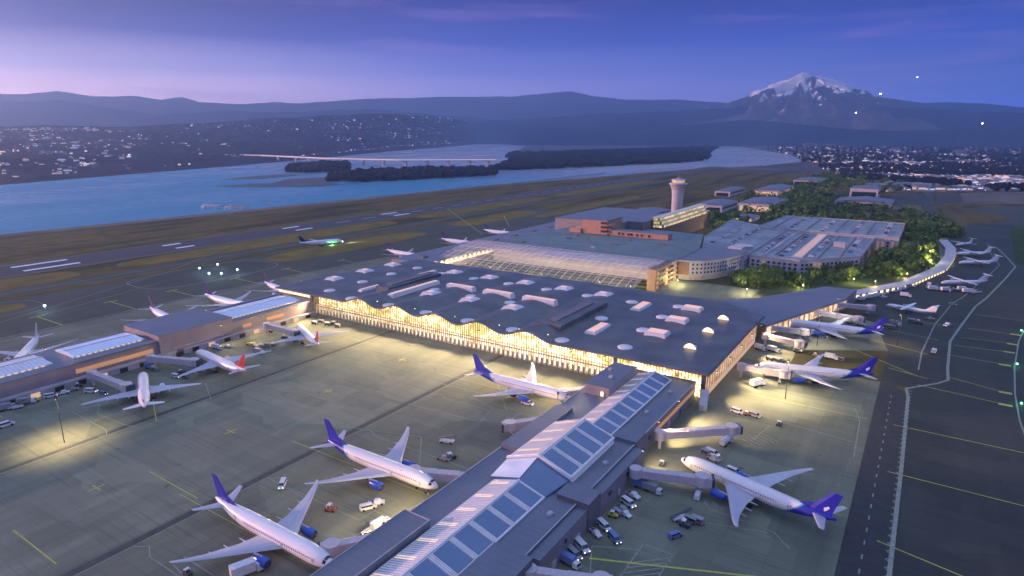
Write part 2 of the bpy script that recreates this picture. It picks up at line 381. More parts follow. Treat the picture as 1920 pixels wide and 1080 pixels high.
# bank strip, perimeter road and runway system on the airfield
mb = MB()
for i in range(1, 8):
    a = bank[i]; b = bank[i+1]
    mb.quad((a[0], a[1], .02), (a[0]+34, a[1], .02), (b[0]+34, b[1], .02), (b[0], b[1], .02))
struct(mb.build('river_bank', 'bank'))
def strip(name, x0, x1, y0, y1, z, mat): return struct(sheet(name, [(x0, y0), (x1, y0), (x1, y1), (x0, y1)], z, mat))
strip('perimeter_road', -1035, -1024, -500, 2200, .03, 'taxi')
strip('runway', -840, -765, -900, 2900, .05, 'runway')
strip('runway_shoulder', -930, -925, -900, 2900, .04, 'road')
strip('taxiway', -700, -672, -300, 2700, .05, 'taxi')
mb = MB()
for (y0, y1) in ((262, 316), (426, 450), (610, 640), (820, 860)):
    for x0 in (-824, -792): mb.quad((x0, y0, .09), (x0+7, y0, .09), (x0+7, y1, .09), (x0, y1, .09))
for y in range(700, 2800, 60): mb.quad((-803, y, .09), (-801.5, y, .09), (-801.5, y+30, .09), (-803, y+30, .09))
struct(mb.build('runway_markings', 'bright_line'))
mb = MB()
for x in (-838, -767): line_mb(mb, [(x, -400), (x, 2850)], 1.2, .09)
line_mb(mb, [(-686, -300), (-686, 2650)], .7, .09)
struct(mb.build('runway_edge_lines', 'pale_line'))
# taxi pavement between the runway system and the terminal
def tpoly(name, pts, z, mat): return struct(sheet(name, pts, z, mat))
tpoly('outer_apron', [(-655, -200), (-440, -200), (-440, 1050), (-655, 1050)], .06, 'taxi')
def oval(x0, x1, y0, y1, n=40):
    cx, cy, a, b = (x0+x1)/2, (y0+y1)/2, (x1-x0)/2, (y1-y0)/2
    return [(cx+a*abs(math.cos(t))**.6*(1 if math.cos(t) > 0 else -1), cy+b*abs(math.sin(t))**.6*(1 if math.sin(t) > 0 else -1)) for t in [2*math.pi*i/n for i in range(n)]]
for nm, a in (('grass_island', (-646, -612, 60, 205)), ('grass_island', (-650, -590, 440, 700)), ('grass_island', (-650, -590, 780, 1010)), ('grass_island', (-760, -704, 330, 760)), ('grass_island', (-760, -704, 820, 1250)), ('grass_island', (-760, -704, 60, 290)), ('grass_island', (-585, -548, 940, 1400)), ('grass_island', (-760, -704, 1300, 1900))):
    tpoly(nm, oval(*a), .10, 'olive')
tpoly('dark_taxi_pad', oval(-650, -585, 300, 425), .12, 'asphalt')
mb = MB()
ov = oval(-655, -578, 290, 435); line_mb(mb, ov+[ov[0]], .8, .17)
ov = oval(-654, -600, 50, 215); line_mb(mb, ov+[ov[0]], .6, .17)
for pts in ([(0, 605), (320, 508), (430, 462)], [(70, 593), (140, 575), (300, 530)], [(600, 455), (900, 430)], [(690, 415), (800, 385), (860, 370)]):
    line_mb(mb, [P(*p) for p in pts], .7, .17)
struct(mb.build('taxi_lines', 'pale_line'))
mb = MB()
for a, b in (((70, 594), (118, 610)), ((207, 566), (262, 582)), ((322, 545), (368, 556)), ((440, 522), (490, 533)), ((536, 504), (590, 516)), ((640, 488), (690, 497)), ((840, 392), (905, 440)), ((945, 405), (955, 425))):
    line_mb(mb, [P(*a), P(*b)], .9, .18)
    p = P(*a); line_mb(mb, [(p[0], p[1]-5), (p[0], p[1]+5)], 1.6, .18)
struct(mb.build('yellow_lead_in_lines', 'yellow_line'))
# aprons
struct(sheet('apron', [(-439, 20), (-10, 20), (-10, 405), (-60, 405), (-60, 440), (-10, 470), (-22, 540), (-60, 560), (-439, 560)], .20, 'apron'))
struct(sheet('west_apron', [(-535, -60), (-439.2, -60), (-439.2, 560), (-520, 560), (-535, 420)], .20, 'apron'))
struct(sheet('near_apron', [(-439, -60), (-10, -60), (-10, 19.8), (-439, 19.8)], .20, 'apron'))
strip('taxi_lane', -311, -222, -60, 322, .22, 'apron_light')
east = [(3, -60), (400, -60), (400, 1250), (60, 1250), (24, 1040), (40, 900), (22, 780), (-35, 640), (-46, 590), (-22, 541), (-9.8, 470), (-9.8, 407), (3, 405)]
struct(sheet('east_apron', east, .16, 'asphalt'))
tpoly('service_road', [(-9.8, -60), (3, -60), (3, 395), (-4, 405), (-9.8, 405)], .19, 'road')
tpoly('east_taxiway', [(75, 1245), (330, 1700), (380, 1690), (160, 1250)], .16, 'runway')
tpoly('east_lawn', [(90, 880), (110, 1240), (400, 1250), (400, 880)], .19, 'green')
tpoly('east_pond', [P(1790, 392), P(1850, 388), P(1920, 386), P(1990, 388), P(2000, 480), P(1920, 430), P(1880, 405)], .25, 'taxi')
# apron markings
mb = MB()
for x in (-316, -219): line_mb(mb, [(x, -60), (x, 322 if x > -300 else 470)], 3.2, .24)
line_mb(mb, [(-531, -60), (-531, 500)], 2.4, .24)
struct(mb.build('dark_tyre_strips', 'dark_line'))
mb = MB()
for x in (-313.6, -216.6): line_mb(mb, [(x, -60), (x, 322)], .35, .26)
for y in (116, 170, 222, 275):        # stand outlines west of the central pier
    line_mb(mb, [(-212, y-24), (-206, y-27), (-150, y-27), (-143, y-20)], .35, .26)
    line_mb(mb, [(-216, y-27), (-212, y-24)], .35, .26)
for (cx, cy) in ((-160, 146), (-160, 250), (-165, 92)):
    for k in range(7): line_mb(mb, [(cx+k*2.2, cy-3), (cx+k*2.2+5, cy+4)], .35, .26)
    line_mb(mb, [(cx-2, cy-3), (cx+20, cy-3), (cx+20, cy+4.5), (cx-2, cy+4.5), (cx-2, cy-3)], .35, .26)
for pts in ([(187, 757), (183, 777), (233, 797), (262, 803)], [(385, 720), (396, 750)], [(76, 768), (95, 775), (130, 770), (200, 808), (200, 815), (185, 820)],
            [(800, 713), (960, 752)], [(930, 710), (950, 770)], [(1106, 1080), (1110, 1025), (1200, 1032)],
            [(1320, 940), (1330, 955), (1450, 998), (1480, 1030)], [(1335, 940), (1345, 950)], [(1330, 982), (1440, 1000)], [(1325, 690+60), (1460, 790), (1600, 830)],
            [(1500, 700+40), (1600, 760), (1612, 790), (1600, 860)], [(630, 1005), (612, 1030)], [(325, 1060), (345, 1080)], [(345, 1045), (400, 1080)],
            [(500, 895), (570, 935)], [(765, 758), (900, 792), (925, 765), (880, 745)], [(640, 800), (790, 820), (787, 870)]):
    line_mb(mb, [P(*p) for p in pts], .38, .26)
# hatched box east of the pier, bottom of picture
hx0, hy0 = P(1267, 1032); hx1, hy1 = P(1200, 1100)
ax, ay = P(1200, 1030); bx, by = P(1267, 1032); cx_, cy_ = P(1275, 1085); dx_, dy_ = P(1198, 1085)
x0, x1 = ax, bx; y1 = (ay+by)/2; y0 = y1-26
line_mb(mb, [(x0, y0), (x1, y0), (x1, y1), (x0, y1), (x0, y0)], .5, .26)
k = -10
while k < 40:
    a = (x0, y0+k); b = (x1, y0+k+10)
    if a[1] > y0 and b[1] < y1: line_mb(mb, [a, b], .5, .26)
    k += 3.
a = P(1388, 812); 
for k in range(6): line_mb(mb, [(a[0]+2+k*1.6, a[1]-6+k*2), (a[0]+9+k*1.6, a[1]-10+k*2)], .35, .26)
line_mb(mb, [P(1412, 825), P(1442, 800)], .35, .26)
struct(mb.build('white_stand_lines', 'pale_line'))
mb = MB()
for pts in ([(0, 550+325), (0, 990), ], ):
    pass
line_mb(mb, [P(1106, 1048), P(1440, 1085)], .9, .27)
for (x, y0, y1) in ((-268, 60, 320),):
    for y in range(-20, 320, 60): line_mb(mb, [(x-3, y), (x+3, y)], .6, .27); line_mb(mb, [(x, y-3), (x, y+3)], .6, .27)
for pts in ([(25, 995), (105, 1058)], [(280, 885), (370, 935)], [(285, 735), (293, 790)], [(0, 780), (5, 784)]):
    line_mb(mb, [P(*p) for p in pts], .5, .27)
for y in (116, 170, 275): line_mb(mb, [(-235, y), (-148, y)], .3, .27)
for y in (245, 345): line_mb(mb, [(-74, y), (-12, y)], .3, .27)
struct(mb.build('yellow_guide_lines', 'yellow_line'))
# east apron markings
mb = MB()
rib = [(5, -60), (5, 210), (-1, 388), (3, 402), (18, 421), (23, 430), (23, 454), (25, 517), (33, 570), (44, 639), (53, 677), (75, 790), (88, 864), (84, 940), (80, 999), (70, 1030)]
rib[1] = (5, 300); rib[2] = (4.4, 388)
line_mb(mb, rib, 1.5, .24)
line_mb(mb, [(8, 440), (9, 480), (16, 560), (28, 640), (36, 670), (66, 820), (74, 864), (70, 960)], .8, .24)
cur = [P(*p) for p in ((1930, 840), (1912, 790), (1903, 740), (1902, 690), (1910, 640), (1930, 600))]
line_mb(mb, cur, .8, .24)
for y in range(-40, 390, 9): line_mb(mb, [(-3.4, y), (-3.4, y+2.6)], .5, .24)
for k in range(60):
    y = 90+k*5.2; line_mb(mb, [(3.4, y), (5.8, y+2.6), (3.4, y+5.2)], .35, .245)
struct(mb.build('service_road_edge_lines', 'pale_line'))
mb = MB()
for a, b in (((1645, 1015), (1815, 1086)), ((1665, 885), (1925, 951)), ((1675, 797), (1925, 851)), ((1720, 722), (1885, 759)), ((1780, 708), (1885, 737)), ((1775, 665), (1883, 684)), ((1790, 648), (1893, 661)), ((1800, 633), (1900, 645)), ((1815, 616), (1905, 628)), ((1830, 590), (1925, 603)), ((1600, 655), (1720, 706)), ((1640, 640), (1740, 665)), ((1670, 620), (1760, 638)), ((1665, 690), (1740, 711)), ((1700, 600), (1780, 612))):
    line_mb(mb, [P(*a), P(*b)], .55, .23)
for p in ((1885, 760), (1885, 737), (1884, 685), (1892, 661), (1898, 646), (1904, 628)):
    q = P(*p); mb.quad((q[0]-3, q[1]-1.5, .245), (q[0]+3, q[1]-1.5, .245), (q[0]+3, q[1]+1.5, .245), (q[0]-3, q[1]+1.5, .245))
struct(mb.build('east_yellow_lines', 'yellow_line'))
# ------------------------------------------------------------------ distant land
def clumps(mb, poly, step, h, r, jitter=.5, seed=1, z=0):
    rn = random.Random(seed); xs = [p[0] for p in poly]; ys = [p[1] for p in poly]
    y = min(ys)
    while y < max(ys):
        x = min(xs)
        while x < max(xs):
            px = x+rn.uniform(-1, 1)*step*jitter; py = y+rn.uniform(-1, 1)*step*jitter
            if inside(px, py, poly):
                hh = h*rn.uniform(.6, 1.2); rr = r*rn.uniform(.7, 1.3); n = 6; a0 = rn.random()
                rg = [[(px+rr*k*math.cos(a0+i*math.pi/3)*rn.uniform(.8, 1.2), py+rr*k*math.sin(a0+i*math.pi/3)*rn.uniform(.8, 1.2), z+zz*hh) for i in range(n)] for k, zz in ((.9, 0.), (1, .5), (.55, .88), (.12, 1.))]
                mb.loft(rg)
            x += step
        y += step
isl1 = [P(*q, -3) for q in ((540, 323), (590, 324), (652, 320), (655, 308), (600, 308), (545, 314))]
isl2 = [P(*q, -3) for q in ((612, 340), (680, 341), (780, 337), (925, 329), (928, 321), (800, 322), (700, 325), (630, 331))]
isl3 = [(-1484, 2141), (-1380, 2400), (-1275, 2700), (-1130, 3200), (-1080, 3553), (-1300, 4400), (-1514, 5100), (-2040, 7216), (-2560, 8960), (-5200, 18000), (-7785, 12745), (-3500, 5500), (-2590, 3908), (-1900, 2900)]
for nm, pl in (('island', isl1), ('island', isl2), ('wooded_peninsula', isl3)):
    mb = MB(); mb.prism(pl, -5, -1.2 if pl is not isl3 else -.5); struct(mb.build(nm, 'sand'))
mb = MB(); clumps(mb, isl1, 24, 20, 16, seed=2, z=-2); clumps(mb, isl2, 24, 22, 17, seed=3, z=-2)
tag(mb.build('island_woods', 'wood_dark'), 'dark woods covering the two low river islands', 'woods', kind='stuff')
mb = MB(); near3 = [p for p in isl3[:8]]+[(-2400, 4300), (-2590, 3908), (-1900, 2900)]
clumps(mb, near3, 46, 26, 32, seed=4, z=-2)
tag(mb.build('peninsula_woods', 'wood_dark'), 'dark woods covering the long river peninsula', 'woods', kind='stuff')
mb = MB()
sb = [P(*p, -3) for p in ((400, 350), (470, 345), (600, 341), (640, 345), (600, 350), (500, 351))]; mb.prism(sb, -4, -2.4)
sb = [P(*p, -3) for p in ((415, 337), (470, 331), (530, 327), (560, 329), (500, 335))]; mb.prism(sb, -4, -2.4)
sb = [P(*p, -3) for p in ((500, 346), (540, 336), (600, 333), (650, 330), (610, 343))]; mb.prism(sb, -4, -2.5)
struct(mb.build('sandbar', 'sand'))
mb = MB()
for k in range(34):
    p = P(random.uniform(380, 470), random.uniform(384, 391), -3); s_ = random.uniform(4, 11)
    mb.box(p[0]-3, p[0]+3, p[1]-s_, p[1]+s_, -2.9, -1.8)
tag(mb.build('log_rafts', 'white_wall'), 'scatter of pale log rafts moored by the near river bank', 'log rafts', kind='stuff')
def interp(tab, x):
    if x <= tab[0][0]: return tab[0][1]
    for (a, b), (c, d) in zip(tab, tab[1:]):
        if x <= c: return b+(d-b)*(x-a)/(c-a)
    return tab[-1][1]
# far shore: rises from the river to a wooded, built-up hill
bk = [(-500, 385), (-200, 362), (0, 347), (240, 327), (450, 310), (600, 296.5), (740, 283), (830, 276), (960, 264.5), (1000, 262.5), (1030, 261)]
sk = [(-500, 238), (0, 240), (200, 238), (400, 235), (500, 224), (600, 218), (700, 215.5), (790, 217), (860, 225), (910, 238), (950, 249), (1030, 254)]
mb = MB(); NA, NR = 300, 90; vs = []
def shore_pt(px, t):
    p0 = P(px, interp(bk, px), -3); d0 = math.hypot(*p0); d1 = max(7600, d0*1.25)
    zc = R(px, interp(sk, px), d1).z
    d = d0*(d1*1.35/d0)**t; k = min(1, max(0, (d-d0)/(d1-d0)))
    z = -3.5+ (zc+3)*(.35*k+.65*k**2.2 if d <= d1 else 1)
    if d > d1: z -= (d-d1)*.12
    q = R(px, 252, d)
    nz = noise.fractal(Vector((q.x*.0011, q.y*.0011, 3)), 1, 2, 5)
    fine = noise.noise(Vector((q.x*.02, q.y*.02, 1)))
    z += min(1, k*6)*(nz*28*min(1, k*2.5)+14+fine*9)
    return (q.x, q.y, z)
for i in range(NA+1):
    px = -500+1530*i/NA
    for j in range(NR+1): vs.append(shore_pt(px, j/NR))
fs = [[i*(NR+1)+j, (i+1)*(NR+1)+j, (i+1)*(NR+1)+j+1, i*(NR+1)+j+1] for i in range(NA) for j in range(NR)]
mb.add(vs, fs); o = struct(mb.build('far_shore_hills', 'shore', smooth=False))
# mountain ranges
def ridge(name, tab, d, depth, amp, seed, px0=None, px1=None, mat='hill', base=-30):
    px0 = tab[0][0] if px0 is None else px0; px1 = tab[-1][0] if px1 is None else px1
    mb = MB(); n = int((px1-px0)/5); rows = 14; vs = []
    for i in range(n+1):
        px = px0+(px1-px0)*i/n
        yc = interp(tab, px)+noise.fractal(Vector((px*.02, seed, 0)), 1, 2, 5)*amp
        zc = R(px, yc, d).z
        for j in range(rows+1):
            t = j/rows*2-1; dd = d+t*depth*(1+.15*noise.noise(Vector((px*.01, seed, 5))))
            pr = (1-abs(t))**1.1; q = R(px, 252, dd)
            z = base+(zc-base)*pr*(1+.38*(1-pr)*noise.fractal(Vector((q.x*.0006, q.y*.0006, seed)), 1, 2, 5))
            vs.append((q.x, q.y, z))
    mb.add(vs, [[i*(rows+1)+j, (i+1)*(rows+1)+j, (i+1)*(rows+1)+j+1, i*(rows+1)+j+1] for i in range(n) for j in range(rows)])
    return struct(mb.build(name, mat, smooth=True))
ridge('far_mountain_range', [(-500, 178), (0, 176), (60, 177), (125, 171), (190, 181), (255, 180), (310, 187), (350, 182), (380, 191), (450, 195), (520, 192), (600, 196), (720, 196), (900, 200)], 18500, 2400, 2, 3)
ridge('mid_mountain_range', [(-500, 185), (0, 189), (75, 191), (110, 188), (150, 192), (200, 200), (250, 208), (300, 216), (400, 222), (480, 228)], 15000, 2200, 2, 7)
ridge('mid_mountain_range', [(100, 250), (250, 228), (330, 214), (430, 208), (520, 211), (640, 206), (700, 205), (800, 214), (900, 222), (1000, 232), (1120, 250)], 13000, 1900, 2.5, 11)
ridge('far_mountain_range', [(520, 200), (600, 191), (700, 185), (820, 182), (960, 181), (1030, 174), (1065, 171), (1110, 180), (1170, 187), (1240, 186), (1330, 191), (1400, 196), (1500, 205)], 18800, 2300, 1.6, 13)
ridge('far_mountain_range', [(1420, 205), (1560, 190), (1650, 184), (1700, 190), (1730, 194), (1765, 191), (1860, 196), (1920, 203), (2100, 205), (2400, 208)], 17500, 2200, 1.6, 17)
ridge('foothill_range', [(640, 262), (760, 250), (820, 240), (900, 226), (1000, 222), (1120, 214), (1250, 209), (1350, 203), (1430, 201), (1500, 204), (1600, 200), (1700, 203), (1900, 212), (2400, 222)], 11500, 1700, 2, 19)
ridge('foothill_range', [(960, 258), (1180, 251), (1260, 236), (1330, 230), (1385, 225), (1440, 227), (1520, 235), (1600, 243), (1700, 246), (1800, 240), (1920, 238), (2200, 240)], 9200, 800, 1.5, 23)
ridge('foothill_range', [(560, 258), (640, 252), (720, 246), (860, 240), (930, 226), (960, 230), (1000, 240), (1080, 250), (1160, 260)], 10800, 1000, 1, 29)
# volcano
vc = R(1500, 252, 12800); peak = R(1503, 135, 12800).z
mb = MB(); nr, na = 130, 320; vs = []; gl = []; LV = 2350.; e0 = math.exp(-6500/LV)
for j in range(nr+1):
    r = (j/nr)**1.3*6500
    for i in range(na):
        a = 2*math.pi*i/na
        prof = (math.exp(-r/LV)-e0)/(1-e0)
        x = r*math.cos(a); y = r*math.sin(a)
        gn = 1-2*abs(noise.fractal(Vector((math.cos(a)*3.4, math.sin(a)*3.4, r*.0006)), 1, 2.1, 5))
        gf = noise.fractal(Vector((x*.0035, y*.0035, 2)), 1, 2, 5)
        k = min(1, r/500)
        z = peak*prof+k*((gn-.55)*190+gf*85)*math.exp(-r/4200)
        if r < 330: z += 60*noise.noise(Vector((x*.006, y*.006, 9)))*(1-r/330)
        vs.append((vc.x+x, vc.y+y, z-12-130*min(1, r/1500)*min(1, max(0, r-1500)/2500))); gl.append(gf*1.1+(.6-gn)*.5)
fs = [[j*na+i, j*na+(i+1) % na, (j+1)*na+(i+1) % na, (j+1)*na+i] for j in range(nr) for i in range(na)]
mb.add(vs, fs); vo = struct(mb.build('volcano_mountain', 'volcano', smooth=True))
at = vo.data.attributes.new('gully', 'FLOAT', 'POINT')
for i, v in enumerate(gl): at.data[i].value = v
tag(vo, 'snow capped volcano glowing pink above the blue foothills', 'mountain')
#@@PART2
# ------------------------------------------------------------------ bridge over the river
br = thing('river_bridge', 'long pale beam bridge crossing the river behind the islands', 'bridge')
deck = [P(*p, 24) for p in ((300, 288), (400, 289), (492, 291), (555, 294.5), (607, 297), (750, 300), (945, 297))]
deck = [P(305, 289, 24), P(440, 290.5, 24), P(492, 291.5, 24), P(555, 294.5, 24), P(620, 297.5, 24), P(750, 300.5, 24), P(930, 300, 24)]
mb = MB()
for a, b in zip(deck, deck[1:]): mb.beam((*a, 20), (*b, 20), 20, 4.5)
mb.build('deck', 'white_wall', br)
mb = MB()
for a, b in zip(deck, deck[1:]): mb.beam((*a, 24.6), (*b, 24.6), 5, 2.2)
mb.build('lamp_row', glow('bridge_lamp_row', (1, .75, .7), .55), br)
mb = MB()
for a, b in zip(deck, deck[1:]): mb.beam((*a, 24.5), (*b, 24.5), 20, 1.2)
for px in (438, 460, 492, 523, 555, 580, 607, 640, 683, 720, 760, 800, 840, 880, 915):
    # pier under the deck
    t = interp([(305, 0), (440, 1), (492, 2), (555, 3), (620, 4), (750, 5), (930, 6)], px); i = min(5, int(t)); f = t-i
    x = deck[i][0]*(1-f)+deck[i+1][0]*f; y = deck[i][1]*(1-f)+deck[i+1][1]*f
    m2 = MB(); m2.box(x-5, x+5, y-4, y+4, -6, 15); m2.box(x-8, x+8, y-5, y+5, 14.8, 19.9); m2.build('pier', 'white_wall', br)
# ------------------------------------------------------------------ main hall
def hz(x, y):
    w = 0
    for c in (-347, -309.5, -273, -236, -199):
        d = (x-c)/18.5
        if abs(d) < 1: w = max(w, .5+.5*math.cos(math.pi*d))
    k = 1-min(1, max(0, (y-319)/156.)); amp = 3.6*k**1.1+1.1
    z = 16.2+w*amp
    for (a, b, rr) in ((-423, 363, 16), (-423, 399, 16), (-423, 435, 16), (-132, 368, 13), (-132, 402, 13), (-132, 438, 13)):
        d = math.hypot(x-a, (y-b))/rr
        if d < 1: z += 1.6*(.5+.5*math.cos(math.pi*d))
    z += 1.2*math.exp(-((y-400)/60.)**2)
    return z
hall = thing('terminal_hall', 'huge lit terminal hall under a wavy dark roof dotted with rooflights', 'terminal', (0, 0, 0))
mb = MB(); nx, ny = 180, 60; X0, X1, Y0, Y1 = -446., -85., 319., 475.
def xy(i, j):
    x = X0+(X1-X0)*i/nx; y = Y0+(Y1-Y0)*j/ny
    x += 19*(1-i/nx)**6*(j/ny)**1.5
    if x > -118: y = min(y, 475-(x+118)*.72)
    return x, y
vs = []; 
for i in range(nx+1):
    for j in range(ny+1): x, y = xy(i, j); vs.append((x, y, hz(x, y)))
n1 = len(vs)
vs += [(x, y, z-.9) for x, y, z in vs]
idx = lambda i, j: i*(ny+1)+j
fs = [[idx(i, j), idx(i+1, j), idx(i+1, j+1), idx(i, j+1)] for i in range(nx) for j in range(ny)]
fs += [[n1+a for a in f[::-1]] for f in fs]
bd = [idx(i, 0) for i in range(nx+1)]+[idx(nx, j) for j in range(1, ny+1)]+[idx(i, ny) for i in range(nx-1, -1, -1)]+[idx(0, j) for j in range(ny-1, 0, -1)]
fs += [[bd[k], n1+bd[k], n1+bd[(k+1) % len(bd)], bd[(k+1) % len(bd)]] for k in range(len(bd))]
mb.add(vs, fs); roof = mb.build('roof', 'hall_roof', hall)
for p in roof.data.polygons: p.use_smooth = abs(p.normal.z) > .5
mb = MB()   # bright eave strip under the front edge
for i in range(nx):
    a = xy(i, 0); b = xy(i+1, 0)
    mb.add([(a[0], 318.9, hz(*a)-.5), (b[0], 318.9, hz(*b)-.5), (b[0], 318.9, hz(*b)-.05), (a[0], 318.9, hz(*a)-.05)], [[0, 1, 2, 3]])
mb.build('fascia', 'mauve_dark', roof)
def bump_box(mb, x0, x1, y0, y1, h, ins, mi=0, mt=1):
    c = [(x0, y0), (x1, y0), (x1, y1), (x0, y1)]; t = [(x0+ins, y0+ins), (x1-ins, y0+ins), (x1-ins, y1-ins), (x0+ins, y1-ins)]
    zb = [hz(*p)-.2 for p in c]; zt = max(hz(x0+(x1-x0)*u/8, y0+(y1-y0)*w/8) for u in range(9) for w in range(9))+h*.75
    t2 = [(x0+ins*1.9, y0+ins*1.9), (x1-ins*1.9, y0+ins*1.9), (x1-ins*1.9, y1-ins*1.9), (x0+ins*1.9, y1-ins*1.9)]
    v = [(*p, z) for p, z in zip(c, zb)]+[(*p, zt) for p in t]+[(*p, zt+.25) for p in t2]
    mb.add(v, [[0, 1, 5, 4], [1, 2, 6, 5], [2, 3, 7, 6], [3, 0, 4, 7], [4, 5, 9, 8], [5, 6, 10, 9], [6, 7, 11, 10], [7, 4, 8, 11]], mi)
    mb.add([v[8], v[9], v[10], v[11]], [[0, 1, 2, 3]], mt)
for (x, y) in ((-423, 363), (-423, 399), (-423, 435), (-314, 363), (-277, 364), (-238, 363), (-351, 439), (-312, 439), (-275, 439), (-238, 439), (-203, 439)):
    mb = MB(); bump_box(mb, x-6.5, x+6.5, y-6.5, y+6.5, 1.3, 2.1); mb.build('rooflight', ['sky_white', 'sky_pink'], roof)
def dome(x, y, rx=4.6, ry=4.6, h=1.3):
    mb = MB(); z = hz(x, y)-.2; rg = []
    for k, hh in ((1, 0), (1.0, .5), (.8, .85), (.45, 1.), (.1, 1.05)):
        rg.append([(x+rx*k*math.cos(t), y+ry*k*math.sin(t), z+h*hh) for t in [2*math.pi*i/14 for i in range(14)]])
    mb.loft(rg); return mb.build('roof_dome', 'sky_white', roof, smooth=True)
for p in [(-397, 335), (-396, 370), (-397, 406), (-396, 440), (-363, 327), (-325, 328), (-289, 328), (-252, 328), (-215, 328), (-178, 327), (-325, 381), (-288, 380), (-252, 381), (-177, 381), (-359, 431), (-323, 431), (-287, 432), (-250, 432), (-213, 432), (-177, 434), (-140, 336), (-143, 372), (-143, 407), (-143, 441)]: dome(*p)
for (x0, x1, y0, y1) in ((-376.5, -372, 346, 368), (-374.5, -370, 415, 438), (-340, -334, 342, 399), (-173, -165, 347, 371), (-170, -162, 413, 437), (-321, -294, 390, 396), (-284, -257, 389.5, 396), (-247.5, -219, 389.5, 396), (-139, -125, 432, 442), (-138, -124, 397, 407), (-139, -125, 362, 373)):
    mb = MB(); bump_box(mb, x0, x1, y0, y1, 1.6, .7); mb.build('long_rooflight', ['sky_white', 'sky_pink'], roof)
for y in (357, 393, 428):
    mb = MB(); x = -107; z = hz(x, y)-.3; n = 10
    arc = [(x-4+8*i/n, z+3.4*math.sin(math.pi*i/n)**.7) for i in range(n+1)]
    v = [(a, y-2.5, zz) for a, zz in arc]+[(a*.5+x*.5, y+6, z) for a, zz in arc]
    mb.add(v, [[i, i+1, n+1+i+1, n+1+i] for i in range(n)], 1); mb.add([(a, y-2.45, zz) for a, zz in arc], [list(range(n+1))], 0)
    mb.build('eyebrow_dormer', ['lit_warm', 'sky_white'], roof)
for (x0, x1, y0, y1, h) in ((-362, -348, 352, 417, 1.4), (-206, -186, 340, 410, 1.6)):
    mb = MB(); c = [(x0, y0), (x1, y0), (x1, y1), (x0, y1)]; z = max(hz(*p) for p in c)+h
    mb.box(x0, x1, y0, y1, 15.5, z); mb.build('raised_roof_deck', 'hall_roof', roof)
    mb = MB(); mb.box((x0+x1)/2-3, (x0+x1)/2+3, y0+8, y1-8, z+.003, z+.8); mb.build('plant_screen', 'mauve_dark', roof)
# front facade in bays, each a window with its own fins
mb = MB(); mb.box(-402, -89, 325.2, 325.6, .3, 6.4, 1); mb.box(-402, -89, 327.5, 328, 7.0, 15.4, 0)
for c in (-347, -309.5, -273, -236, -199): mb.box(c-11, c+11, 327.5, 328, 15.4, 18.4, 0)
mb.box(-402, -89, 324.6, 325, 6.5, 6.9, 1); mb.build('lit_interior_wall', ['interior', 'interior2'], hall)
mb = MB(); mb.box(-402, -89, 325.1, 327.4, 6.42, 6.98); mb.build('gallery_floor', 'fin', hall)
nb = 43; W = (402-88)/nb
for k in range(nb):
    x0 = -402+k*W; x1 = x0+W
    mb = MB(); zt = lambda x: hz(x, 323)-1.0
    if x0 > -140:      # over the pier roof
        z0 = 10.2
    else: z0 = .2
    mb.add([(x0+.1, 323.3, z0), (x1-.1, 323.3, z0), (x1-.1, 323.3, zt(x1)), (x0+.1, 323.3, zt(x0))], [[0, 1, 2, 3]])
    w = mb.build('window', 'clear_glass', hall)
    mb = MB()
    for q in range(4):
        xx = x0+W*q/4
        mb.box(xx-.15, xx+.15, 322.6, 323.25, max(z0, 7.1), zt(xx), 1)
        if z0 < 1: mb.box(xx-.22, xx+.22, 322.2, 323.25, z0, 7.1)
        if z0 < 1 and q % 2 == 0: mb.box(xx+.17, xx+W/4-.17, 323.0, 323.22, .2, 4.2)
    if z0 < 1: mb.box(x0, x1, 322.6, 323.2, 6.2, 7.1)
    mb.build('frame', ['fin', 'mull'], w)
mb = MB()
for x in (-402.6, -139.6, -88.5): mb.box(x-.9, x+.9, 320.2, 322.1, .2, 15.9)
mb.build('front_column', 'col', hall)
# clerestory strip over the west pier, and end walls
mb = MB()
for k in range(18):
    x = -444+k*2.35; mb.box(x, x+1.9, 321.6, 321.9, 12.6, 15.2)
mb.build('clerestory_window', 'lit_warm', hall)
mb = MB(); mb.box(-444, -402.2, 322, 322.6, 0, 15.3); mb.build('west_wall', 'mauve', hall)
mb = MB(); mb.box(-430, -118, 470, 471, 0, 15.4); mb.box(-429, -428, 323, 470, 0, 15.3); mb.box(-118, -117, 440, 470, 0, 15.0); mb.build('back_wall', 'mauve_dark', hall)
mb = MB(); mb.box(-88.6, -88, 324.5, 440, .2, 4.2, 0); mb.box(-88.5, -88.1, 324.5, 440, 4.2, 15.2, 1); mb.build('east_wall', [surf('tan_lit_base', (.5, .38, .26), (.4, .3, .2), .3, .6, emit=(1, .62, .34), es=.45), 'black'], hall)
for k in range(24):
    y = 325+k*4.8
    mb = MB(); mb.box(-88.1, -87.7, y+.3, y+4.4, 4.6, 14.9); w = mb.build('window', 'east_win' if False else 'lit_east', hall) if 'lit_east' in M else None
    if w is None:
        M['lit_east'] = interior('lit_east_interior', (1, .56, .28), 1.15, False); w = mb.build('window', 'lit_east', hall)
    mb = MB(); mb.box(-87.7, -87.2, y-.1, y+.3, 4.3, 15); mb.box(-87.7, -87.4, y+2.2, y+2.4, 4.6, 14.9); mb.build('frame', 'fin', w)
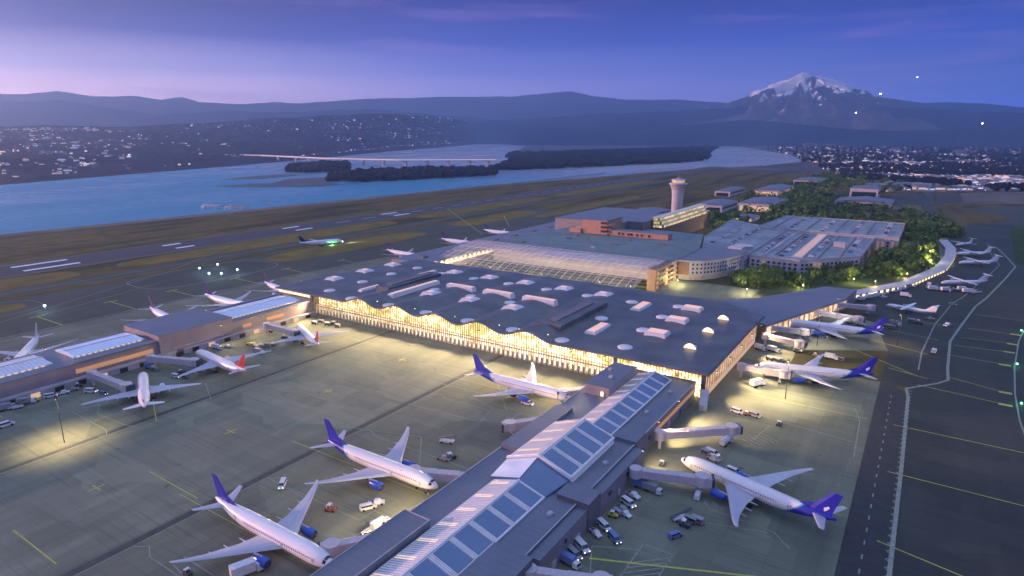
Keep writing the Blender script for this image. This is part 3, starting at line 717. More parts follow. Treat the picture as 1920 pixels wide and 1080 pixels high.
# ------------------------------------------------------------------ piers (concourses)
def parapet(mb, x0, x1, y0, y1, z, t=.5, h=.8, mi=0):
    mb.box(x0, x1, y0, y0+t, z, z+h, mi); mb.box(x0, x1, y1-t, y1, z, z+h, mi); mb.box(x0, x0+t, y0+t, y1-t, z, z+h, mi); mb.box(x1-t, x1, y0+t, y1-t, z, z+h, mi)
pier = thing('central_pier', 'long blue-grey central pier with glazed gable spine in foreground', 'concourse')
mb = MB(); mb.box(-139, -92.5, 40, 321.5, .2, 9.6, 1); mb.box(-139.3, -92.2, 39.7, 321.8, 9.6, 10, 0); mb.build('body', ['slate', 'mauve'], pier)
mb = MB(); parapet(mb, -139.3, -92.2, 39.7, 321.8, 10.0, .35, .5); mb.build('roof_edge', 'parapet', pier)
mb = MB(); mb.box(-138.6, -127.2, 40.5, 143, 10, 13); mb.build('upper_box', 'slate', pier)
mb = MB(); parapet(mb, -138.6, -127.2, 40.5, 143, 13, .25, .3); mb.build('roof_edge', 'parapet', pier)
mb = MB(); mb.box(-103.2, -89, 60, 147, .2, 11.2, 1); mb.box(-103.4, -88.8, 59.8, 147.2, 11.2, 11.5, 0); mb.build('side_wing', ['slate', 'mauve_dark'], pier)
mb = MB(); mb.box(-92.4, -88, 150, 236, .2, 9, 1); mb.box(-92.6, -87.8, 149.8, 236.2, 9, 9.3, 0); mb.build('side_wing', ['slate', 'mauve'], pier)
mb = MB(); mb.box(-100.5, -87.4, 183, 193, .2, 11.4, 1); mb.box(-100.7, -87.2, 182.8, 193.2, 11.4, 11.7, 0); mb.build('lift_core', ['slate', 'mauve_dark'], pier)
mb = MB(); mb.box(-139.2, -130.5, 203, 252, 10.02, 12, 0); mb.build('upper_box', 'slate', pier)
mb = MB(); mb.box(-103, -91.5, 236.5, 247, 10.02, 11.6, 0); mb.build('upper_box', 'slate', pier)
mb = MB(); mb.box(-136, -122.6, 276, 312, 10.02, 15.2, 1); mb.box(-136.2, -122.4, 275.8, 312.2, 15.2, 15.5, 0); mb.build('plant_room', ['slate', 'mauve'], pier)
mb = MB(); mb.box(-127, -125.6, 275.4, 275.78, 10.5, 12.8); mb.build('door', 'lit_warm', pier)
for (x, y) in ((-133, 300), (-128, 290), (-99, 300), (-100, 270), (-97, 172), (-96, 215), (-106, 75)):
    mb = MB(); zz = 15.5 if x < -120 else 10.02 if y > 100 else 11.5; mb.box(x-.9, x+.9, y-1.2, y+1.2, zz, zz+.9); mb.box(x-.6, x+.6, y-.8, y+.8, zz+.9, zz+1.1); mb.build('roof_vent', 'parapet', pier)
def gable(y0, y1, xr, zr, xe, ze, n, base=10.02, name='glass_spine', bands=3):
    g = MB(); xl, xR = xr-xe, xr+xe
    g.box(xl+.3, xR-.3, y0+.3, y1-.3, base, ze)
    sp = g.build(name, 'frit', pier)
    m = MB(); m.add([(xl, y0, ze), (xr, y0, zr), (xr, y1, zr), (xl, y1, ze)], [[0, 1, 2, 3]], 0)
    m.add([(xR, y0, ze), (xr, y0, zr), (xl, y0, ze)], [[0, 1, 2]], 0); m.add([(xR, y1, ze), (xr, y1, zr), (xl, y1, ze)], [[0, 1, 2]], 0)
    m.add([(xr, y0, zr), (xR, y0, ze), (xR, y1, ze), (xr, y1, zr)], [[0, 1, 2, 3]], 1)
    m.build('glazed_roof', ['frit', 'mullion'], sp)
    dx = xR-xr; dz = ze-zr; nn = Vector((-dz, 0, dx)).normalized()
    pitch = (y1-y0)/n
    for k in range(n):
        a = y0+pitch*k+pitch*.13; b = y0+pitch*(k+1)-pitch*.13
        def pt(f, y, o): return (xr+dx*f+nn.x*o, y, zr+dz*f+nn.z*o)
        m = MB()
        v = [pt(f, y, o) for o in (.02, .16) for f, y in ((.06, a), (.94, a), (.94, b), (.06, b))]
        m.add(v, [[3, 2, 1, 0], [4, 5, 6, 7], [0, 1, 5, 4], [1, 2, 6, 5], [2, 3, 7, 6], [3, 0, 4, 7]]); m.build('roof_pane', 'glass_roof', sp)
    m = MB()      # mullion ribs, ridge and eave caps
    for k in range(n+1):
        yc = y0+pitch*k
        for o_ in ((-.085, 0, .085) if bands == 3 else (-.05, .05)):
            yy = yc+o_*pitch
            if y0+.2 <= yy <= y1-.2:
                m.add([pt(0.04, yy-.17, .05), pt(.97, yy-.17, .05), pt(.97, yy+.17, .05), pt(.04, yy+.17, .05), pt(0.04, yy-.17, .3), pt(.97, yy-.17, .3), pt(.97, yy+.17, .3), pt(.04, yy+.17, .3)], [[3, 2, 1, 0], [4, 5, 6, 7], [0, 1, 5, 4], [1, 2, 6, 5], [2, 3, 7, 6], [3, 0, 4, 7]])
    m.box(xr-.3, xr+.3, y0, y1, zr-.1, zr+.35); m.box(xR-.3, xR+.15, y0, y1, ze-.5, ze+.15); m.box(xl-.15, xl+.3, y0, y1, ze-.5, ze+.15)
    m.build('mullions', 'mullion', sp)
    m = MB(); k = 0; y = y0+1
    while y < y1-1:      # fine rafters and lit bands on the west slope
        def pl(f, yy, o): return (xr-dx*f-nn.x*-o*-1, yy, zr+dz*f+nn.z*o)
        m.add([pl(.03, y-.1, .03), pl(.97, y-.1, .03), pl(.97, y+.1, .03), pl(.03, y+.1, .03), pl(.03, y-.1, .22), pl(.97, y-.1, .22), pl(.97, y+.1, .22), pl(.03, y+.1, .22)], [[3, 2, 1, 0], [4, 5, 6, 7], [0, 1, 5, 4], [1, 2, 6, 5], [2, 3, 7, 6], [3, 0, 4, 7]]); y += 1.15
    m.build('rafters', 'parapet', sp)
    for k in range(n):
        m = MB(); a = y0+pitch*(k+.62); m.add([pl(.25, a, .09), pl(.97, a, .09), pl(.97, a+pitch*.22, .09), pl(.25, a+pitch*.22, .09)], [[0, 1, 2, 3]])
        m.build('lit_band', 'soft_band', sp)
    return sp
M['soft_band'] = glow('warm_light_through_roof', (1, .78, .62), .5)
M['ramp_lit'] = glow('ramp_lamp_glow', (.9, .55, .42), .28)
gable(55, 180, -115, 14.0, 11.2, 10.6, 12)
gable(193, 233, -114.5, 18, 14.5, 13, 4, bands=2)
gable(237, 315, -113, 14, 9.3, 11, 8, bands=2)
m = MB(); m.loft([[(-126.2, 180.02, 10.05), (-126.2, 180.02, 10.6), (-115, 180.02, 14), (-103.8, 180.02, 10.6), (-103.8, 180.02, 10.05)],
                  [(-128.6, 192.98, 10.05), (-128.6, 192.98, 12.3), (-114.5, 192.98, 17.2), (-100.4, 192.98, 12.3), (-100.4, 192.98, 10.05)]]); m.build('transition_roof', 'glass_roof', pier)
m = MB(); m.add([(-128.6, 180.6, 10.9), (-115.2, 180.6, 14.5), (-114.7, 192.6, 17.6), (-129, 192.6, 12.6)], [[0, 1, 2, 3]]); m.build('transition_roof', 'frit', pier)
m = MB()
for a, b in (((-129.3, 12.8), (-114.5, 18.1)), ((-114.5, 18.1), (-99.7, 12.8))):
    m.add([(a[0], 192.6, a[1]), (b[0], 192.6, b[1]), (b[0], 192.6, b[1]+.9), (a[0], 192.6, a[1]+.9), (a[0], 193.6, a[1]), (b[0], 193.6, b[1]), (b[0], 193.6, b[1]+.9), (a[0], 193.6, a[1]+.9)], [[3, 2, 1, 0], [4, 5, 6, 7], [0, 1, 5, 4], [1, 2, 6, 5], [2, 3, 7, 6], [3, 0, 4, 7]])
m.build('gable_trim', 'mullion', pier)
for k in range(30):           # doors, lit windows, vents in the east wall
    y = 62+k*8.7; xw = -88.98 if y < 147 else (-87.98 if y < 236 else -92.48)
    if 147 < y < 150 or 181 < y < 195: continue
    m = MB(); m.box(xw, xw+.25, y, y+(2.6 if k % 3 else 1.2), (.4 if k % 2 else 5.4), (3.4 if k % 2 else 6.8)); m.build('window' if k % 2 == 0 else 'service_door', ('lit_soft' if k % 5 == 0 else 'dark_glass') if k % 2 == 0 else ('parapet' if k % 3 else 'black'), pier)
m = MB(); m.box(-92.42, -92.2, 262, 318, 5, 7); m.build('window_band', 'lit_amber', pier)
# west pier
wp = thing('west_pier', 'low west pier with three glazed roof strips, left of hall', 'concourse')
m = MB(); m.box(-438, -398, -40, 319, .2, 11.6, 1); m.box(-438.4, -397.6, -40.4, 319, 11.6, 12, 0); m.build('body', ['slate', 'mauve'], wp)
m = MB(); m.box(-397.9, -393.5, -30, 205, .2, 3.9, 0); m.build('ground_floor', 'skirt', wp)
m = MB(); m.box(-397.9, -394.5, 210, 318, .2, 3.6, 0); m.build('ground_floor', 'skirt', wp)
rb = [P(*p, 16) for p in ((267, 608), (350, 588), (420, 605), (330, 630))]
m = MB(); m.box(-440, -396.5, 196, 247, .2, 15.6, 1); m.box(-440.3, -396.2, 195.7, 247.3, 15.6, 16, 0); m.build('raised_hall', ['slate', 'mauve'], wp)
m = MB(); m.box(-401, -396.9, 247.4, 318, 12.01, 13, 0); m.box(-438, -434, 247.4, 318, 12.01, 13, 0); m.box(-402, -397, 150, 195.5, 12.01, 12.7, 0); m.build('roof_edge', 'slate', wp)
for (x0, x1, y0, y1, lit) in ((-432, -407, 60, 141, 0), (-432, -408, 152, 193, 1), (-431, -405, 250, 312, 1)):
    m = MB(); m.box(x0, x1, y0, y1, 12.01, 12.9, 1); xm = (x0+x1)/2
    m.add([(x0+.6, y0+.6, 12.92), (xm, y0+.6, 14.2), (xm, y1-.6, 14.2), (x0+.6, y1-.6, 12.92)], [[0, 1, 2, 3]], 0); m.add([(x1-.6, y0+.6, 12.92), (xm, y0+.6, 14.2), (xm, y1-.6, 14.2), (x1-.6, y1-.6, 12.92)], [[0, 1, 2, 3]], 0)
    m.add([(x1-.6, y0+.6, 12.92), (xm, y0+.6, 14.2), (x0+.6, y0+.6, 12.92)], [[0, 1, 2]], 0); m.add([(x1-.6, y1-.6, 12.92), (xm, y1-.6, 14.2), (x0+.6, y1-.6, 12.92)], [[0, 1, 2]], 0)
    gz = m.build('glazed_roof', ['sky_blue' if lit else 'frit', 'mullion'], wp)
    m = MB(); y = y0+2
    while y < y1-2:
        m.add([(x1-.6, y-.12, 13.0), (xm, y-.12, 14.3), (xm, y+.12, 14.3), (x1-.6, y+.12, 13.0), (x1-.6, y-.12, 12.8), (xm, y-.12, 14.1), (xm, y+.12, 14.1), (x1-.6, y+.12, 12.8)], [[0, 1, 2, 3], [0, 1, 5, 4], [3, 2, 6, 7]])
        m.add([(x0+.6, y-.12, 13.0), (xm, y-.12, 14.3), (xm, y+.12, 14.3), (x0+.6, y+.12, 13.0)], [[0, 1, 2, 3]]); y += 2.2
    m.box(xm-.25, xm+.25, y0, y1, 14.1, 14.5); m.build('rafters', 'parapet', gz)
    y = y0+1.5
    while y < y1-3: m = MB(); m.box(x1-.2, x1+.6, y, y+1.7, 12.2, 12.85); m.build('eave_window', 'soft_band', gz); y += 3.2
m = MB(); m.box(-397.58, -397.2, 148, 192, 6, 8.6); m.build('window_band', 'lit_amber', wp)
m = MB(); m.box(-397.55, -397.1, 255, 262, 6, 8); m.box(-397.55, -397.1, 275, 290, 6.4, 8.6); m.build('window_band', 'lit_amber', wp)
for k in range(26):
    y = 20+k*11.5; xw = -393.4 if y < 205 else -394.4
    m = MB(); m.box(xw, xw+.3, y, y+4.4, .3, 3); m.build('loading_door', 'black' if k % 3 else 'lit_soft', wp)
m = MB(); m.box(-396.4, -396.1, 205, 240, 5, 5.6); m.build('cornice', 'parapet', wp)
# north-west pier beyond the hall
nw = thing('far_pier', 'far narrow pier with scalloped lit eave beyond the hall', 'concourse')
m = MB(); m.box(-468, -420, 480, 905, .2, 11.6, 1); m.box(-468.4, -419.4, 480, 905.4, 11.6, 12, 0); m.build('body', ['slate', 'mauve'], nw)
for k in range(26):
    y = 484+k*8.2; m = MB()
    arc = [(y+7.4*i/8, 8+3.2*math.sin(math.pi*i/8)) for i in range(9)]
    m.add([(-419.3, a, b) for a, b in arc]+[(-419.3, y+7.4, 6.5), (-419.3, y, 6.5)], [list(range(11))[::-1]]); m.build('arched_window', 'lit_warm', nw)
m = MB(); m.box(-419.35, -419, 700, 900, 8.2, 9.4); m.build('window_band', 'lit_soft', nw)
m = MB()
for y in range(500, 900, 45): m.box(-448, -442, y, y+9, 12, 13.4)
m.build('roof_vents', 'mauve_dark', nw)
# low roofed link behind the hall
# east pier
ep = thing('east_pier', 'angled east pier with warm lit windows right behind hall', 'concourse')
epoly = [(-117, 478), (-84, 452), (-46, 566), (-42, 606), (-66, 604), (-108, 528), (-129, 500)]
m = MB(); m.prism(epoly, .2, 9.4, 1); m.prism([(x*1.002, y*1.0, ) for x, y in epoly], 9.4, 9.9, 0); m.build('body', ['slate', 'mauve'], ep)
for k in range(16):
    f = k/16; a = (-84+.5+(38)*f, 452+114*f); b = (-84+.5+38*(f+.05), 452+114*(f+.05))
    m = MB(); m.add([(a[0]+.2, a[1], 3), (b[0]+.2, b[1], 3), (b[0]+.2, b[1], 8.6), (a[0]+.2, a[1], 8.6)], [[0, 1, 2, 3]]); w = m.build('window', 'lit_east', ep)
    m = MB(); m.beam((b[0], b[1], 2.6), (b[0]+1., b[1]+.4, 2.6), .5, 6.4); m.build('frame', 'fin', w)
stp = [(-56, 596), (-8, 690), (20, 790), (29, 880), (30, 940), (22, 1010)]
lp = thing('covered_walkway', 'thin curved walkway with lights leading to the small planes', 'walkway')
m = MB()
for a, b in zip(stp, stp[1:]):
    m.beam((*a, .3), (*b, .3), 9, 3.2, 1); m.beam((*a, 3.5), (*b, 3.5), 11, .5, 0)
m.build('roof', ['parapet', 'mauve'], lp)
for i, (a, b) in enumerate(zip(stp, stp[1:])):
    d = Vector((b[0]-a[0], b[1]-a[1])); L = d.length; d.normalize(); nn = Vector((d.y, -d.x))
    q = 3
    while q < L-4:
        c = Vector(a)+d*q+nn*4.7; e = c+d*4; m = MB(); m.beam((c.x, c.y, 1), (e.x, e.y, 1), .4, 2.2); m.build('window', 'lit_warm', lp); q += 9
# ------------------------------------------------------------------ glazed canopy between hall and garage
cn = thing('glass_canopy', 'great sloping glass canopy glowing over plants behind hall', 'canopy')
m = MB(); nseg = 30; 
for k in range(nseg):
    x0 = -432+k*(432-205)/nseg; x1 = x0+(432-205)/nseg
y0c, y1c, z0c, z1c = 505, 582, 9.5, 21.5
def cz(f): return z0c+(z1c-z0c)*math.sin(f*math.pi/2)**.9
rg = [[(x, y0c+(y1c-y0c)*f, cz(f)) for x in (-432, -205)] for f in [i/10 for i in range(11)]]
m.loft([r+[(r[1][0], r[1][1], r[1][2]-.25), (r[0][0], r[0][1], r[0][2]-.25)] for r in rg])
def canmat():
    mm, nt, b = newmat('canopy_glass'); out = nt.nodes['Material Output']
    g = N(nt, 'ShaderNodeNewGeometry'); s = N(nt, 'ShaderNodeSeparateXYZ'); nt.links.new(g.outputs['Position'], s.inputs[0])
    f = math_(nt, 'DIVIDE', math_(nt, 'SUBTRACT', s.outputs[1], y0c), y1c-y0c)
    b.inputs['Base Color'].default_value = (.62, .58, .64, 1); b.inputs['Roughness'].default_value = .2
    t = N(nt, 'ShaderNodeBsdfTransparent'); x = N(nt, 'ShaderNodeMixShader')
    nt.links.new(ramp(nt, f, [(0, .10), (.45, .16), (.7, .6), (1, .9)]), x.inputs[0])  # milkier towards the back: pale sky reflection put into the glass mix
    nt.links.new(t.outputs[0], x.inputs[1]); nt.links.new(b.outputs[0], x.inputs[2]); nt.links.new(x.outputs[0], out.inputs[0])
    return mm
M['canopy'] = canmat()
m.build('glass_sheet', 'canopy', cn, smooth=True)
m = MB()
for k in range(29):
    x = -431.8+k*8.1
    for a, b in zip(range(10), range(1, 11)):
        fa, fb = a/10, b/10; m.beam((x, y0c+77*fa, cz(fa)+.02), (x, y0c+77*fb, cz(fb)+.02), .35, .35)
for f in (0, .2, .4, .6, .8, 1): m.box(-432, -205, y0c+77*f-.15, y0c+77*f+.15, cz(f)+.05, cz(f)+.4)
m.build('glazing_bars', 'parapet', cn)
for x in range(-425, -205, 36):
    m = MB(); m.tube((x, y0c+1, .3), (x, y0c+1, z0c), .5); m.tube((x, y0c+1, 5), (x, y0c+20, cz(.26)-.3), .3); m.build('strut', 'parapet', cn)
tpoly('entrance_road', [(-432, 478), (-120, 478), (-120, 600), (-432, 600)], .30, 'apron_light')
m = MB()
for k in range(5):
    y = 512+k*14; m.box(-428, -208, y, y+5, .3, 1.0)
struct(m.build('planted_beds', 'green'))
M['under'] = glow('canopy_edge_light_strip', (1, .72, .34), 1.6)
m = MB(); m.box(-400, -205, y0c-2.3, y0c-1.6, 5.3, 6.3); m.build('edge_light', 'under', cn)
m = MB(); m.box(-402, -204, y0c-3, y0c-.4, 4.6, 5.2); m.build('edge_beam', 'fin', cn)
# ------------------------------------------------------------------ terminal block behind the canopy
tb = thing('terminal_block', 'flat teal-roofed terminal block behind the glass canopy', 'terminal')
m = MB(); m.prism([(-408, 583), (-199, 583), (-199, 668), (-226, 770), (-388, 783)], .3, 20.5, 1); m.prism([(-408.4, 582.8), (-198.6, 582.8), (-198.6, 668), (-225.6, 770.4), (-388, 783.4)], 20.5, 21, 0); m.build('body', ['slate2', 'white_wall'], tb)
m = MB(); m.box(-207, -198.8, 541, 582.7, .3, 20.5, 0); m.build('side_wing', 'brown', tb)
for k in range(16):
    y = 543+k*7.8
    m = MB()
    for z in (2, 6.4, 10.8, 15.2): m.box(-198.75, -198.2, y, y+4.8, z, z+2.4)
    m.build('louvre_opening', 'black' if k % 3 else 'lit_amber', tb)
for k in range(14):
    x, y = random.uniform(-385, -240), random.uniform(600, 750); s_ = random.uniform(1.5, 6)
    m = MB(); m.box(x-s_, x+s_, y-s_*.5, y+s_*.5, 21.02, 21+random.uniform(1, 2.4)); m.build('roof_plant', random.choice(['mauve_dark', 'col', 'skirt']), tb)
ob = thing('terracotta_block', 'terracotta clad office block with balconies on terminal roof', 'building')
m = MB(); m.box(-356, -322, 700, 745, 21.2, 38, 1); m.box(-356.4, -321.6, 699.6, 745.4, 38, 38.6, 0); m.build('body', ['slate', 'terracotta'], ob)
m = MB(); m.box(-321.5, -246, 702, 716, 21.2, 27, 1); m.box(-321.5, -245.6, 701.6, 716.4, 27, 27.5, 0); m.build('wing', ['slate', 'terracotta'], ob)
m = MB(); m.box(-372, -356.5, 698, 706, 21.2, 26.5, 1); m.build('wing', ['slate', 'terracotta'], ob)
for z in (24, 29, 34):
    m = MB(); m.box(-330, -321.6, 699.0, 699.6, z, z+2.6); m.build('window', 'black', ob); m = MB(); m.box(-321.6, -317, 699, 712, z-1, z-.2); m.build('balcony', 'terracotta', ob)
for x in (-308, -303, -296, -292, -285, -279, -270):
    m = MB(); m.box(x, x+2.4, 701.3, 701.58, 22.6, 25.4); m.build('window', 'black', ob)
m = MB(); m.box(-420, -322.5, 746, 900, .3, 30, 1); m.box(-420.4, -322.2, 745.8, 900.4, 30, 30.5, 0); mo = tag(m.build('office_building', ['slate', 'mauve']), 'long violet-grey office slab behind the terracotta block', 'building')
m = MB(); m.box(-322, -300, 760, 860, .3, 31, 1); m.box(-322, -299.6, 759.6, 860.4, 31, 31.5, 0); tag(m.build('office_building', ['slate', 'mauve_dark']), 'narrow blue-grey office wing beside the terraced lit block', 'building')
M['terrace_lit'] = interior('terrace_interior', (1, .78, .45), 1.0)
tr = thing('terraced_building', 'stepped block with bright lit terraces in front of tower', 'building')
for k, z in enumerate((21.5, 26, 30.5)):
    m = MB(); m.box(-299, -284+k*-3, 790, 985, z-.2 if k else .3, z+3.9); m.build('storey', 'brown', tr)
    m = MB(); m.box(-299, -281+k*-3, 788.5, 988, z+3.92, z+4.5); m.build('terrace_slab', 'fin', tr)
    m = MB(); m.box(-283.95+k*-3, -283.6+k*-3, 792, 980, z+.5, z+3.4); m.box(-297, -286+k*-3, 789.4, 789.9, z+.5, z+3.4); m.build('window_band', 'terrace_lit', tr)
# control tower
ct = thing('control_tower', 'tall pale flared control tower with glazed cab beyond the offices', 'control tower', (-352, 1040, 0))
def rev(mb, prof, n=20, mi=0, cx=0, cy=0):
    mb.loft([[(cx+r*math.cos(2*math.pi*i/n), cy+r*math.sin(2*math.pi*i/n), z) for i in range(n)] for z, r in prof], mi=mi)
m = MB(); rev(m, [(0, 9.5), (20, 9.2), (40, 9.4), (50, 10.2), (56, 12.4), (58, 13.6)]); m.build('shaft', 'white_wall', ct, smooth=False)
m = MB(); rev(m, [(58, 13.8), (59.2, 15), (61, 15), (62, 13)]); m.build('gallery', 'parapet', ct)
m = MB(); rev(m, [(62, 9), (66.5, 10.8)], 12); c_ = m.build('cab', 'lit_soft', ct)
m = MB()
for i in range(12):
    a = 2*math.pi*i/12; m.tube((9.2*math.cos(a), 9.2*math.sin(a), 62), (11*math.cos(a), 11*math.sin(a), 66.5), .35, n=5)
m.build('frame', 'parapet', c_)
m = MB(); rev(m, [(66.5, 12), (67.6, 12), (68.2, 7)], 12); m.build('roof', 'parapet', ct)
m = MB(); rev(m, [(68.2, 3.2), (70, 3.2)], 10); m.tube((0, 0, 70), (0, 0, 77), .25); m.tube((3, 1, 68), (3, 1, 73), .15); m.build('antenna', 'parapet', ct)
# curved office building
cb = thing('curved_building', 'curved white building with rows of small square windows', 'building')
arc = [(-199, 600), (-186, 601), (-176, 608), (-167, 622), (-160, 640), (-155, 662), (-153, 690)]
m = MB(); m.prism(arc+[(-199, 700)], 5, 20, 1); m.prism(arc+[(-199, 700)], 20.02, 20.5, 0); m.prism([(x-2, y+2) for x, y in arc]+[(-199, 700)], .3, 5, 1); m.build('body', ['slate', 'white_wall'], cb)
for i, (a, b) in enumerate(zip(arc[1:], arc[2:])):
    a = Vector(a); b = Vector(b); d = (b-a).normalized(); L = (b-a).length; q = 1.5; nn = Vector((d.y, -d.x))
    while q < L-2:
        for z in (7.5, 11.5, 15.5):
            c = a+d*q+nn*.06; e = c+d*1.6; m = MB(); m.beam((c.x, c.y, z), (e.x, e.y, z), .3, 2); m.build('window', 'dark_glass', cb)
        q += 4.1
m = MB(); m.box(-199, -187.5, 600-.3, 599.98+.4, 6, 19); m.build('louvre_screen', 'brown', cb)
# garages
def garage(name, label, poly, h, rows, axis=0):
    g = thing(name, label, 'parking garage'); m = MB(); m.prism(poly, .3, h-.5, 1); m.prism([(x, y) for x, y in poly], h-.48, h, 0); m.build('structure', ['garage_deck', 'white_wall'], g)
    n = len(poly); m = MB()
    for i in range(n): m.beam((*poly[i], h), (*poly[(i+1) % n], h), .5, 1.1)
    m.build('parapet', 'parapet', g); cnt = 0
    for i in range(n):
        a = Vector(poly[i]); b = Vector(poly[(i+1) % n]); d = (b-a).normalized(); nn = Vector((d.y, -d.x)); L = (b-a).length
        mid = (a+b)/2
        if nn.dot(-mid) < 0 or L < 20: continue      # only faces turned to the airport front
        q = 2.5
        while q < L-4 and cnt < 90:
            m = MB()
            for z in [2.2+4*k for k in range(int((h-3)/4))]:
                c = a+d*q+nn*.05; e = c+d*2.6; m.beam((c.x, c.y, z), (e.x, e.y, z), .3, 2.3)
            m.build('opening', 'lit_amber' if random.random() < .14 else 'black', g); cnt += 1; q += 5.2
    return g
def ar(p): # make counter-clockwise
    s_ = sum(p[i][0]*p[(i+1) % len(p)][1]-p[(i+1) % len(p)][0]*p[i][1] for i in range(len(p))); return p if s_ > 0 else p[::-1]
g1 = garage('parking_garage', 'wide blue-grey parking garage beside the terminal block', ar([(-225, 775), (-197, 672), (-152, 668), (-152, 880), (-240, 960)]), 17, 4)
g2 = garage('parking_garage', 'big parking garage with long warm lit ramp on its deck', ar([(-150, 684), (-101, 682), (-52, 740), (-50, 886), (-150, 886)]), 16, 4)
g3 = garage('parking_garage', 'rear parking garage slab in front of the long tree row', ar([(-190, 889), (-24, 889), (-24, 1042), (-180, 1042)]), 18, 4)
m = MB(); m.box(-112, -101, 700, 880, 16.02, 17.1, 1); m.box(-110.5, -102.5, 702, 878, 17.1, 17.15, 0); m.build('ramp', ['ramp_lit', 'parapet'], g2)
m = MB()
for k in range(30): m.box(-139, -136, 690+k*6.4, 693+k*6.4, 16.02, 17.6)
m.build('light_fittings', 'parapet', g2)
m = MB()
for x in (-128, -88, -70): m.box(x, x+.8, 700, 880, 16.02, 17.2)
for x in (-170, -130, -95, -60): m.box(x, x+.8, 892, 1038, 18.02, 19)
m.build('deck_walls', 'mauve_dark', g2)
m = MB(); m.box(-84, -72, 790, 800, 16.02, 21); m.box(-84.3, -71.7, 789.7, 800.3, 21, 21.4); m.build('stair_core', 'parapet', g2)
m = MB(); m.box(-175, -160, 690, 706, 17.02, 22); m.build('stair_core', 'white_wall', g1)
m = MB(); m.tube((-165, 720, 17), (-165, 720, 20), 9, n=20); m.tube((-165, 720, 20), (-165, 720, 20.6), 10, n=20); m.build('spiral_ramp', 'white_wall', g1)
# sheds and hangars beyond
def shed(label, x0, x1, y0, y1, h, lit=False, name='hangar', cat='hangar'):
    t = thing(name, label, cat); m = MB(); m.box(x0, x1, y0, y1, .3, h, 1)
    m.loft([[(x0-.5, y0-.5, h), (x1+.5, y0-.5, h), ((x0+x1)/2, y0-.5, h+(x1-x0)*.05)], [(x0-.5, y1+.5, h), (x1+.5, y1+.5, h), ((x0+x1)/2, y1+.5, h+(x1-x0)*.05)]], mi=0); m.build('body', ['slate', 'white_wall'], t)
    m = MB(); m.box(x0+4, x1-4, y0-.6, y0-.1, 1, h*.7); m.build('door', 'lit_soft' if lit else 'dark_glass', t)
    m = MB(); m.box(x1+.1, x1+.5, y0+6, y1-6, h*.45, h*.75); m.build('window_band', 'lit_amber' if lit else 'dark_glass', t); return t
shed('pale blue hangar just right of the control tower', -365, -315, 1180, 1290, 13)
shed('wide pale hangar with lit front right of control tower', -300, -235, 1230, 1360, 15, True)
shed('long white shed beyond the first hangars', -345, -290, 1560, 1740, 14, True)
shed('far pale shed at the edge of the trees', -330, -260, 1960, 2080, 14)
shed('small far hangar beside the runway grass', -420, -385, 1500, 1640, 12)
shed('flat white warehouse in front of the rear trees', -160, -60, 1440, 1530, 9, False, 'warehouse', 'warehouse')
shed('tall pale blue box building behind the white warehouse', -150, -95, 1600, 1680, 24, False, 'warehouse', 'warehouse')
shed('low lit shed among the trees by the tower', -270, -235, 1080, 1120, 7, True, 'warehouse', 'warehouse')
shed('low flat cargo shed left of tower', -430, -375, 930, 1080, 12, False, 'warehouse', 'warehouse')
